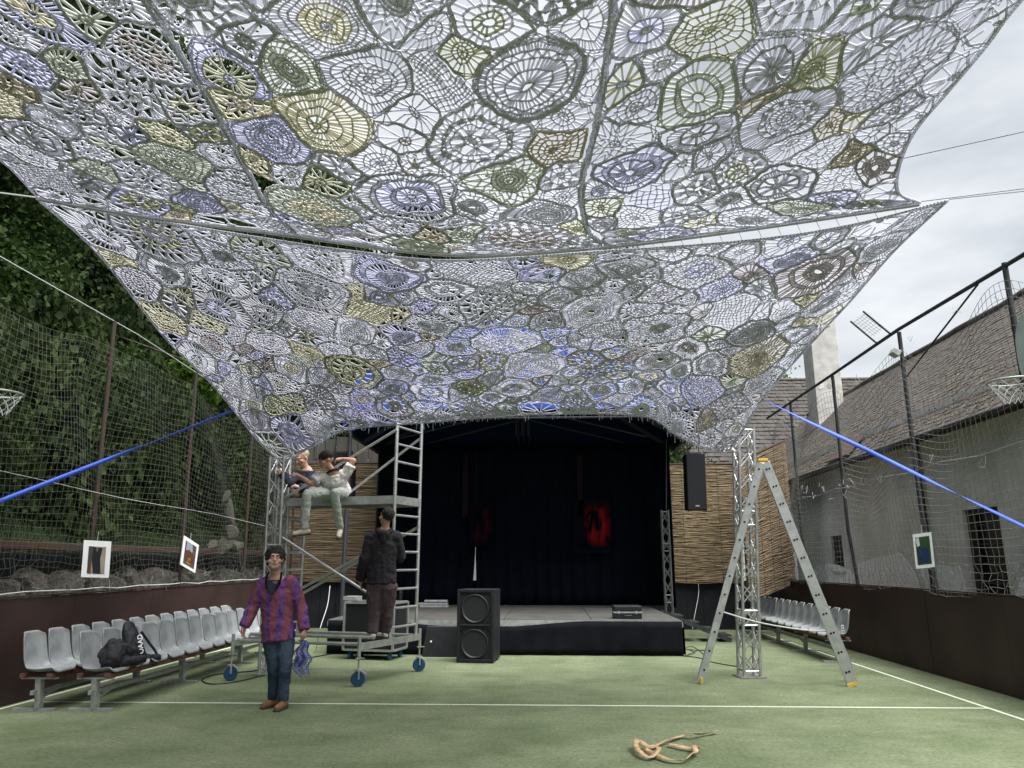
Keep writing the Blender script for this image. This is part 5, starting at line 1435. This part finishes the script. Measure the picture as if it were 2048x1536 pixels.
picture('white framed green and blue photo hung on the right net', [(1825, 1069), (1862, 1064), (1832, 1138)], (11.6, 11.45, 11.6), (.12, .88, .10, .90), 3,
        ((.020, .055, .022), (.04, .09, .03), [([(0, .05), (.25, 0), (.3, .3), (.1, .35)], (.55, .58, .60)), ([(.1, .42), (.8, .38), (.9, .95), (.15, .95)], (.02, .03, .10)), ([(.2, .45), (.32, .44), (.3, .7), (.2, .7)], (.10, .13, .26)), ([(.6, .44), (.7, .44), (.7, .65), (.6, .65)], (.13, .16, .28)), ([(.45, .75), (.6, .7), (.6, .85), (.45, .88)], (.30, .06, .05))]))

# ================================================================== STRAPS AND ROPES
def ribbon(name, label, pts, w, tw, m_, cat):
    C_ = spline(pts, 80); rows = []
    for i, p in enumerate(C_):
        p = Vector(p); d = Vector(C_[min(i + 1, 79)] - C_[max(i - 1, 0)]).normalized(); u = d.cross(V(0, 0, 1)).normalized(); q = d.cross(u)
        a = tw(i / 79); e = (u * math.cos(a) + q * math.sin(a)) * w / 2
        rows.append([p - e, p + e])
    o = MB().strip(rows).build(name, m_, None, smooth=True, solid=.003); props(o, label, cat); return o
ribbon('ratchet_strap', 'bright blue webbing strap pulled taut on the left, from the canopy past the net', [V(-4.63, 10.65, 3.78), V(-6.3, 8.41, 2.285), V(-8.3, 5.73, .5)], .052, lambda f: float(np.interp(f, [0, .13, .19, .28, 1], [.9, .5, .12, 1.5, 1.5])), M_BLUE, 'strap')
ribbon('ratchet_strap', 'bright blue webbing strap pulled taut on the right, crossing before the building', [V(3.02, 10.45, 3.83), V(5.66, 9.38, 2.02), V(6.9, 8.88, 1.17)], .055, lambda f: float(np.interp(f, [0, .08, .3, .44, .53, .60, 1], [.1, .35, 1.5, .9, .08, .7, 1.4])), M_BLUE, 'strap')
t = MB().tube([tuple(p) for p in spline([at(1440, 1222, 11.5), at(1510, 1243, 11.3), at(1580, 1256, 11.0), at(1640, 1262, 10.9), at(1672, 1258, 10.86)], 40)], .011, 6).build('slack_rope', mat('white_rope', (.62, .63, .62), .8), None, smooth=True)
props(t, 'white rope sagging from the right truss to the stepladder', 'rope')
M_TIE = mat('tan_webbing', (.44, .33, .20), .85, (.29, .19, .10), scale=18)
G = lambda x, y, z=.015: Vector(g(x, y)) + V(0, 0, z)
ribbon('fabric_strip', 'crumpled tan fabric strip lying on the turf in the foreground', [G(1437, 1467, .03), G(1405, 1472, .02), G(1385, 1478, .05), G(1366, 1475, .02), G(1330, 1488, .03), G(1300, 1499, .02), G(1275, 1495, .06), G(1276, 1510, .04), G(1300, 1520, .02), G(1318, 1507, .05), G(1290, 1505, .03), G(1330, 1522, .02), G(1365, 1526, .02), G(1380, 1520, .04), G(1392, 1510, .03), G(1388, 1503, .05), G(1404, 1502, .02), G(1370, 1500, .02), G(1335, 1492, .02)], .046, lambda f: .34 * math.sin(f * 31) + .28 * math.sin(f * 13), M_TIE, 'cloth')
t = thing('white_tie', 'white cloth tie knotted at the right canopy corner on the truss', 'cloth', tuple(at(1455, 900, 11.5)))
F_ = Flesh(); a_ = at(1455, 900, 11.48)
F_.limb([a_ + V(-.05, 0, -.03), a_ + V(.04, 0, .03), a_ + V(.12, .04, -.02)], [.03, .045, .02]).limb([a_ + V(.05, 0, .05), a_ + V(.06, .0, .12)], [.03, .02])
F_.build('knot', M_WHITE, t, .008, 2)
bits = MB()
rs_ = random.Random(5)
for i in range(160):
    p = V(rs_.uniform(-5.9, 4.8), rs_.uniform(5.5, 13.5), .004); s_ = rs_.uniform(.004, .013); a = rs_.uniform(0, 6)
    bits.add([p + V(s_ * math.cos(a + j * 1.7), s_ * math.sin(a + j * 1.7), rs_.uniform(0, .006)) for j in range(4)], [(0, 1, 2, 3)])
o = bits.build('turf_litter', mat('pale_litter', (.35, .36, .28), .9, (.10, .09, .06), scale=.8)); props(o, 'scattered bits of pale and dark litter on the green turf', 'litter', kind='stuff')

# ================================================================== PEOPLE
M_SKIN = mat('skin', (.42, .25, .18), .55, (.36, .20, .14), scale=14, spec=.35)
M_EYEW = mat('eye_white', (.55, .53, .50), .3); M_EYED = mat('eye_dark', (.012, .010, .009), .3)
M_LIP = mat('lip', (.26, .115, .095), .5)
def shirt_mat():
    m = bpy.data.materials.new('printed_shirt'); m.use_nodes = True
    n = m.node_tree.nodes; l = m.node_tree.links; b = n['Principled BSDF']; b.inputs['Roughness'].default_value = .9; b.inputs['Specular IOR Level'].default_value = .1
    t = n.new('ShaderNodeTexCoord'); sx = n.new('ShaderNodeSeparateXYZ'); l.new(t.outputs['Object'], sx.inputs[0])
    def math_(op, a, b_=None):
        q = n.new('ShaderNodeMath'); q.operation = op
        for i, v in enumerate((a, b_)):
            if v is None: continue
            if isinstance(v, (int, float)): q.inputs[i].default_value = v
            else: l.new(v, q.inputs[i])
        return q.outputs[0]
    # vertical bands
    nz_ = n.new('ShaderNodeTexNoise'); nz_.inputs['Scale'].default_value = 7; l.new(t.outputs['Object'], nz_.inputs['Vector'])
    xx = math_('ADD', sx.outputs[0], math_('MULTIPLY', math_('SUBTRACT', nz_.outputs['Fac'], .5), .06))
    band = math_('SINE', math_('MULTIPLY', xx, 46.0))
    bandf = math_('MULTIPLY', math_('ADD', band, 1.0), .5)
    c1 = n.new('ShaderNodeValToRGB'); c1.color_ramp.elements[0].position = .25; c1.color_ramp.elements[0].color = (.185, .060, .085, 1); c1.color_ramp.elements[1].position = .75; c1.color_ramp.elements[1].color = (.125, .055, .185, 1)
    l.new(bandf, c1.inputs[0])
    # printed motifs stacked in the purple bands
    rowz = math_('SINE', math_('MULTIPLY', sx.outputs[2], 50.0))
    mo = math_('MULTIPLY', math_('GREATER_THAN', bandf, .55), math_('GREATER_THAN', rowz, -.25))
    vo = n.new('ShaderNodeTexVoronoi'); vo.inputs['Scale'].default_value = 17; l.new(t.outputs['Object'], vo.inputs['Vector'])
    mo = math_('MULTIPLY', mo, math_('LESS_THAN', vo.outputs['Distance'], .42))
    mxx = n.new('ShaderNodeMixRGB'); mxx.inputs[2].default_value = (.050, .024, .115, 1); l.new(math_('MULTIPLY', mo, .8), mxx.inputs[0]); l.new(c1.outputs[0], mxx.inputs[1])
    l.new(mxx.outputs[0], b.inputs['Base Color'])
    return m
M_SHIRT = shirt_mat()
M_NAVY = mat('navy_tee', (.010, .014, .026), .9, (.014, .019, .033), scale=10)
M_JEANS = mat('jeans', (.016, .030, .052), .9, (.045, .066, .098), scale=4, lo=.42, hi=.68, bump=.1, bscale=90)
M_BOOT = mat('tan_boot', (.20, .10, .05), .7, (.13, .065, .035), scale=14)
M_SOLE = mat('sole', (.05, .04, .035), .8)
M_HAIRD = mat('hair_dark', (.010, .008, .007), .75, (.024, .020, .019), scale=30, bump=.6, bscale=80)
M_HAIRB = mat('hair_blond', (.36, .29, .19), .7, (.25, .20, .13), scale=30, bump=.6, bscale=80)
M_STUBBLE = mat('stubble', (.27, .19, .16), .8, (.34, .24, .19), scale=60)
M_TEE = mat('white_tee', (.62, .59, .57), .9, (.54, .51, .50), scale=8)
M_CHINO = mat('pale_trousers', (.36, .40, .36), .9, (.29, .32, .29), scale=5, bump=.1, bscale=60)
M_HOODIE = mat('charcoal_hoodie', (.014, .0135, .017), .95, (.021, .0195, .024), scale=8)
M_PLUM = mat('plum_trousers', (.060, .040, .048), .95, (.085, .058, .066), scale=4, stretch=(3, 3, .4))
M_SHOEW = mat('pale_trainer', (.50, .46, .38), .7, (.40, .36, .29), scale=14)
M_OLIVE = mat('olive_trousers', (.12, .11, .08), .9, (.09, .085, .06), scale=6)

def head(root, body, c, fwd, hair, style, up=V(0, 0, 1), stub=False, hs=1.1):
    "adds the skull to the body flesh and the features as parts; c is the middle of the head"
    f = Vector(fwd).normalized(); s = f.cross(up).normalized(); u = s.cross(f)      # s: the head's own right
    M = Matrix(((s.x, f.x, u.x), (s.y, f.y, u.y), (s.z, f.z, u.z)))
    M = M * hs
    L = lambda x, y, z: c + M @ V(x, y, z)
    body.ball(L(0, -.012, .03), .1, (.77, .97, .92), M).ball(L(0, .022, -.035), .085, (.76, .88, .95), M).ball(L(0, .062, -.085), .034, (1.15, .9, .8), M)
    body.limb([L(0, .088, .022), L(0, .113, -.022)], [.010, .0165]); body.ball(L(0, .075, .035), .03, (1.9, .6, .4), M)
    body.limb([L(-.022, .088, -.055), L(.022, .088, -.055)], [.011, .011])
    for k in (-1, 1):
        body.ball(L(k * .078, -.01, -.008), .028, (.35, .75, 1.15), M); body.ball(L(k * .045, .064, -.025), .028, (1, .7, .8), M)
    def feats():
        for k in (-1, 1):
            e = Flesh().ball(L(k * .031, .083, .012), .0125, (1.15, .6, .62), M).build('eye', M_EYEW, root, .003, 1)
            Flesh().ball(L(k * .031, .0895, .012), .0065, (1, .5, 1), M).build('iris', M_EYED, e, .002, 1)
            MB().beam(L(k * .016, .0945, .034), L(k * .048, .084, .036), .007, .009).build('eyebrow', hair, root)
        MB().beam(L(-.023, .0985, -.057), L(.023, .0985, -.057), .006, .011).build('lips', M_LIP, root)
        if stub:
            Flesh().ball(L(0, .030, -.070), .083, (.80, .84, .52), M).ball(L(0, .068, -.09), .036, (1.15, .92, .8), M).build('beard', M_STUBBLE, root, .006, 3)
        if style == 'cap':
            Flesh().ball(L(0, -.012, .055), .112, (.84, 1.0, .72), M).build('cap_crown', M_HAIRD, root, .008, 2)
            Flesh().limb([L(-.05, .10, .055), L(.05, .10, .055)], [.05, .05], side=f, sx=1.0)
            MB().prism([L(-.075, .06, .052), L(.075, .06, .052), L(.06, .15, .035), L(0, .17, .03), L(-.06, .15, .035)], M @ V(0, 0, .01)).build('cap_peak', M_HAIRD, root, bevel=.003)
        else:
            H = Flesh(); r2 = random.Random(3); big = 1.0 if style == 'short' else 1.12
            H.ball(L(0, -.028, .045), .107 * big, (.80, .93, .86), M)
            if style == 'curly':
                for i in range(70):
                    a = r2.uniform(0, 6.28); e = r2.uniform(-.55, 1.3); d = V(math.cos(a) * math.cos(e), math.sin(a) * math.cos(e), math.sin(e))
                    if d.y > .30 and d.z < .62: continue
                    H.ball(L(d.x * .088, d.y * .098 - .022, d.z * .098 + .03), r2.uniform(.020, .036))
            o = H.build('hair', hair, root, .007, 1, wrinkle=.012, wscale=.02)
    return feats, L
def hand(body, w, d, palm, side, curl=.5, spread=.2):
    "w wrist, d pointing direction, palm normal, side +1/-1 for the thumb"
    w = Vector(w); d = Vector(d).normalized(); n = Vector(palm); n = (n - d * n.dot(d)).normalized(); s = d.cross(n) * side
    body.limb([w, w + d * .035, w + d * .085], [.024, .027, .026], side=s, sx=[1.2, 1.45, 1.55])
    for i, (o_, ln) in enumerate(((.030, .072), (.010, .080), (-.010, .075), (-.029, .060))):
        b = w + d * .088 + s * o_; a = curl; p1 = b + (d * math.cos(a * .5) + n * math.sin(a * .5) + s * (o_ * spread * 8)) * ln * .45; p2 = p1 + (d * math.cos(a * 1.2) + n * math.sin(a * 1.2)) * ln * .33; p3 = p2 + (d * math.cos(a * 1.8) + n * math.sin(a * 1.8)) * ln * .25
        body.limb([b - d * .02, p1, p2, p3], [.0105, .0098, .009, .0078])
    b = w + d * .030 + s * .03
    body.limb([b - s * .012, b + s * .022 + d * .028 + n * .008, b + s * .028 + d * .058 + n * .020], [.0135, .0115, .009])
def shoe(root, ankle, toe_dir, m_, L_=.27, nm='shoe'):
    d = Vector(toe_dir); a = Vector(ankle)
    d = d.normalized()
    h = a - d * .06
    F_ = Flesh().limb([h + V(0, 0, -.055), h + d * .11 + V(0, 0, -.06), h + d * (L_ - .06) + V(0, 0, -.072)], [.042, .043, .034], side=d.cross(V(0, 0, 1)), sx=1.05).limb([a + V(0, 0, .03), a + V(0, 0, -.03)], [.047, .045])
    o = F_.build(nm, m_, root, .008, 2)
    so = Flesh().limb([h - d * .02 + V(0, 0, -.09), h + d * .10 + V(0, 0, -.092), h + d * (L_ - .05) + V(0, 0, -.095)], [.018, .018, .018], side=d.cross(V(0, 0, 1)), sx=2.35)
    so.build('sole', M_SOLE, o, .008, 1)
    return o

def person(label, J, m_top, m_leg, m_shoe, hair, style, fwd, sleeves='long', extra=None, toe=None, hem=.12, top_pad=.018, leg_pad=.02, stub=False, handpose=None, up=V(0, 0, 1), collar=True):
    base = J['base']
    t = thing('person', label, 'person', tuple(base))
    B = Flesh()
    lat = (J['shR'] - J['shL']).normalized()
    spine = J['chest'] - J['pelvis']
    B.limb([J['pelvis'], J['pelvis'].lerp(J['chest'], .5), J['chest'], J['neck'] + V(0, 0, -.03)], [.115, .105, .118, .07], side=lat, sx=[1.35, 1.3, 1.4, 1.3])
    B.limb([J['neck'] - V(0, 0, .03), J['head'] - V(0, 0, .04)], [.058, .055])
    for k in 'LR':
        sh, el, wr = J['sh' + k], J['el' + k], J['wr' + k]
        B.limb([J['chest'].lerp(sh, .55), sh, sh.lerp(el, .5), el], [.07, .058, .050, .041])
        B.limb([el, el.lerp(wr, .35), wr], [.041, .040, .026])
        hp, kn, an = J['hip' + k], J['kn' + k], J['an' + k]
        B.limb([hp, hp.lerp(kn, .45), kn], [.092, .080, .056]); B.limb([kn, kn.lerp(an, .35), an], [.056, .055, .036])
        hd, pn, sd_, cu_ = handpose[k]
        hand(B, wr, hd, pn, sd_, cu_)
    feats, L = head(t, B, J['head'], fwd, hair, style, up, stub)
    B.build('body', M_SKIN, t, .0075, 3)
    feats()
    # top
    T = Flesh(); p = top_pad
    hemp = J['pelvis'] - spine.normalized() * hem
    T.limb([hemp, J['pelvis'], J['pelvis'].lerp(J['chest'], .5), J['chest'], J['chest'].lerp(J['neck'], .62)], [.125 + p, .120 + p, .112 + p, .122 + p, .085 + p], side=lat, sx=[1.36, 1.35, 1.32, 1.40, 1.35], cap=.15)
    for k in 'LR':
        sh, el, wr = J['sh' + k], J['el' + k], J['wr' + k]
        T.limb([J['chest'].lerp(sh, .5), sh], [.075 + p, .062 + p])
        if sleeves == 'long':
            T.limb([sh, sh.lerp(el, .5), el], [.062 + p, .056 + p, .050 + p]); T.limb([el, el.lerp(wr, .5), el.lerp(wr, 1.05)], [.050 + p, .047 + p, .042 + p], cap=.2)
        else:
            T.limb([sh, sh.lerp(el, .62)], [.060 + p, .060 + p], cap=.2)
    T.build('top', m_top, t, .009, 2, wrinkle=.034, wscale=.075)
    # trousers
    Q_ = Flesh(); p = leg_pad
    wst = J['pelvis'] + spine.normalized() * .07
    Q_.limb([wst, J['pelvis'], (J['hipL'] + J['hipR']) / 2], [.112 + p * .4, .118 + p * .6, .10 + p], side=lat, sx=[1.3, 1.35, 1.45])
    for k in 'LR':
        hp, kn, an = J['hip' + k], J['kn' + k], J['an' + k]
        Q_.limb([hp, hp.lerp(kn, .45), kn], [.095 + p, .086 + p, .064 + p]); Q_.limb([kn, kn.lerp(an, .4), an + (an - kn).normalized() * .01], [.064 + p, .060 + p, .052 + p], cap=.2)
    Q_.build('trousers', m_leg, t, .009, 2, wrinkle=.030, wscale=.08)
    for k in 'LR': shoe(t, J['an' + k], toe[k], m_shoe)
    return t, L, J

# ---- man in the purple printed shirt, walking, looking up
Y = 8.98
J = dict(base=V(-3.14, 8.95, 0), head=at(550, 1119, Y), neck=at(553, 1150, Y + .03), chest=at(552, 1188, Y + .03), pelvis=at(556, 1262, Y + .04),
         shL=at(528, 1166, Y + .03), elL=at(508, 1212, Y + .04), wrL=at(489, 1250, Y - .06), shR=at(582, 1164, Y + .04), elR=at(601, 1212, Y + .10), wrR=at(609, 1257, Y + .03),
         hipL=at(543, 1280, Y + .03), knL=at(549, 1341, Y - .02), anL=at(546, 1396, Y + .03), hipR=at(571, 1280, Y + .04), knR=at(570, 1341, Y - .08), anR=at(566, 1399, Y - .10))
J['anL'].z = .105; J['anR'].z = .105
pp, L, J = person('man in a purple and red printed shirt and jeans, standing on the court looking up', J, M_SHIRT, M_JEANS, M_BOOT, M_HAIRD, 'curly', (.34, -1, .12), toe={'L': (-.45, -1, 0), 'R': (-.1, -1, 0)}, hem=.10, top_pad=.024, leg_pad=.008, stub=True,
    handpose={'L': ((-.1, -.15, -1), (1, 0, 0), 1, .7), 'R': ((.05, -.1, -1), (-1, 0, 0), -1, .9)})
nk = J['neck']; ch = J['chest']
MB().prism([nk + V(-.075, -.085, -.055), nk + V(-.085, -.125, -.10), ch + V(.0, -.188, .0), ch + V(.02, -.188, .0), nk + V(.095, -.125, -.10), nk + V(.085, -.085, -.055)], (0, .03, 0)).build('undershirt', M_NAVY, pp, bevel=.008)
MB().tube([tuple(p) for p in spline([nk + V(-.075, -.055, .03), nk + V(-.085, -.105, -.05), ch + V(-.05, -.178, .07)], 12)], .012, 6).build('collar', M_BLKCLOTH, pp, smooth=True)
MB().tube([tuple(p) for p in spline([nk + V(.075, -.055, .03), nk + V(.09, -.105, -.05), ch + V(.06, -.175, .07)], 12)], .012, 6).build('collar', M_BLKCLOTH, pp, smooth=True)
# ---- lace bag in his hand
hp = J['wrR'] + V(0, -.02, -.13)
t = thing('lace_cloth', 'violet blue lace cloth hanging from the hand of the man in purple', 'cloth', tuple(hp))
P = []; Q = []
r2 = random.Random(4)
for i in range(15):
    for j in range(15):
        def pt(a, b_): 
            f = b_ / 14; w = .03 + .065 * math.sin(f * 2.4); return hp + V((a / 14 - .5) * w * 2 + .02 * math.sin(b_), .05 * math.sin(a * 1.1) * f, -f * .36 + .015 * math.sin(a * .9) * f)
        if i < 14: P.append(pt(i, j)); Q.append(pt(i + 1, j))
        if j < 14: P.append(pt(i, j)); Q.append(pt(i, j + 1))
segs_mesh('lace', P, Q, .0052, mat('violet_yarn', (.10, .11, .32), .9, (.17, .17, .40), scale=20), t, n=4)['kind'] = 'stuff'

# ---- young man in white sitting on the platform edge
Y = 11.25
J = dict(base=at(655, 1000, Y), head=at(653, 920, Y - .08), neck=at(667, 940, Y), chest=at(668, 960, Y + .06), pelvis=at(676, 994, Y + .22),
         shL=at(640, 952, Y - .02), elL=at(622, 968, Y - .12), wrL=at(597, 951, Y - .05), shR=at(692, 946, Y + .05), elR=at(708, 921, Y + .02), wrR=at(684, 918, Y + .10),
         hipL=at(663, 998, Y + .16), knL=at(613, 1003, Y - .33), anL=at(609, 1056, Y - .34), hipR=at(684, 998, Y + .18), knR=at(667, 1012, Y - .38), anR=at(680, 1054, Y - .16))
J['neck'] = J['head'] + V(.085, .06, -.150); J['pelvis'].z = 2.665
for k in 'LR': J['hip' + k].z = 2.635; J['kn' + k].z = 2.575
pp, L, J = person('man in a white T-shirt and dark cap sitting on the scaffold platform, legs dangling', J, M_TEE, M_CHINO, M_SHOEW, M_HAIRD, 'cap', (-1, -.55, -.35), sleeves='short', toe={'L': (-.85, -.5, -.12), 'R': (.15, -.9, -.5)}, hem=.05, top_pad=.022, leg_pad=.006,
    handpose={'L': ((-1, .1, .25), (0, .4, -1), 1, .7), 'R': ((-1, .2, -.1), (0, .5, -1), -1, .8)})
MB().tube([J['neck'] + V(.01 + .08 * math.cos(a), .08 * math.sin(a), -.01 + .035 * math.cos(a)) for a in [i * math.pi / 8 for i in range(16)]], .020, 8, closed=True).build('neck_scarf', M_BLACK, pp, smooth=True)
# ---- man in the navy top behind him, leaning to the truss
Y = 11.85
J = dict(base=at(612, 1000, Y), head=at(605, 916, Y - .05), neck=at(611, 941, Y), chest=at(613, 956, Y + .04), pelvis=at(622, 1000, Y + .16),
         shL=at(590, 950, Y - .02), elL=at(577, 968, Y - .20), wrL=at(564, 948, Y - .25), shR=at(634, 953, Y + .06), elR=at(628, 980, Y - .05), wrR=at(600, 975, Y - .22),
         hipL=at(612, 1003, Y + .10), knL=at(588, 1000, Y - .22), anL=at(606, 1008, Y + .12), hipR=at(632, 1003, Y + .14), knR=at(622, 996, Y - .20), anR=at(640, 1008, Y + .2))
J['neck'] = J['head'] + V(.05, .07, -.14)
J['pelvis'].z = 2.76
for k in 'LR': J['hip' + k].z = 2.72; J['kn' + k].z = 2.65; J['an' + k].z = 2.66
person('fair haired man in a navy top crouching on the scaffold, reaching to the left truss', J, M_NAVY, M_OLIVE, M_BLACK, M_HAIRB, 'short', (-.75, -1, -.75), toe={'L': (.6, .7, 0), 'R': (.6, .7, 0)}, hem=.05, top_pad=.024,
    handpose={'L': ((-.5, .3, .7), (0, .7, -.4), 1, .9), 'R': ((-1, -.2, .3), (0, .4, -1), -1, .8)})
# ---- man in the dark hoodie, back to the viewer, standing on the base of the tower
Y = 10.98
J = dict(base=at(752, 1280, Y), head=at(773, 1034, Y - .02), neck=at(770, 1056, Y), chest=at(766, 1088, Y + .01), pelvis=at(763, 1158, Y),
         shL=at(744, 1075, Y), elL=at(731, 1120, Y - .05), wrL=at(722, 1156, Y + .10), shR=at(790, 1073, Y + .02), elR=at(800, 1115, Y + .14), wrR=at(792, 1080, Y + .36),
         hipL=at(750, 1172, Y), knL=at(749, 1222, Y + .02), anL=at(743, 1270, Y + .01), hipR=at(777, 1172, Y), knR=at(774, 1220, Y + .10), anR=at(771, 1264, Y + .20))
J['anL'].z = BZ + .15; J['anR'].z = BZ + .15
pp, L, J = person('man in charcoal hoodie and plum trousers, back turned, standing on the scaffold base', J, M_HOODIE, M_PLUM, M_SHOEW, M_HAIRD, 'short', (-.75, .8, .28), toe={'L': (-.5, .8, 0), 'R': (-.1, .9, 0)}, hem=.06, top_pad=.040, leg_pad=.034,
    handpose={'L': ((-.1, .1, -1), (1, .2, 0), -1, .6), 'R': ((-.1, .5, .8), (0, 1, 0), 1, 1.0)})
Flesh().limb([J['neck'] + V(-.09, -.07, -.03), J['neck'] + V(-.02, -.13, -.10), J['neck'] + V(.05, -.12, -.10), J['neck'] + V(.10, -.05, -.03)], [.035, .05, .05, .035]).limb([J['neck'] + V(0, -.12, -.08), J['neck'] + V(.01, -.14, -.20)], [.07, .03], sx=1.3).build('hood', M_HOODIE, pp, .010, 2)
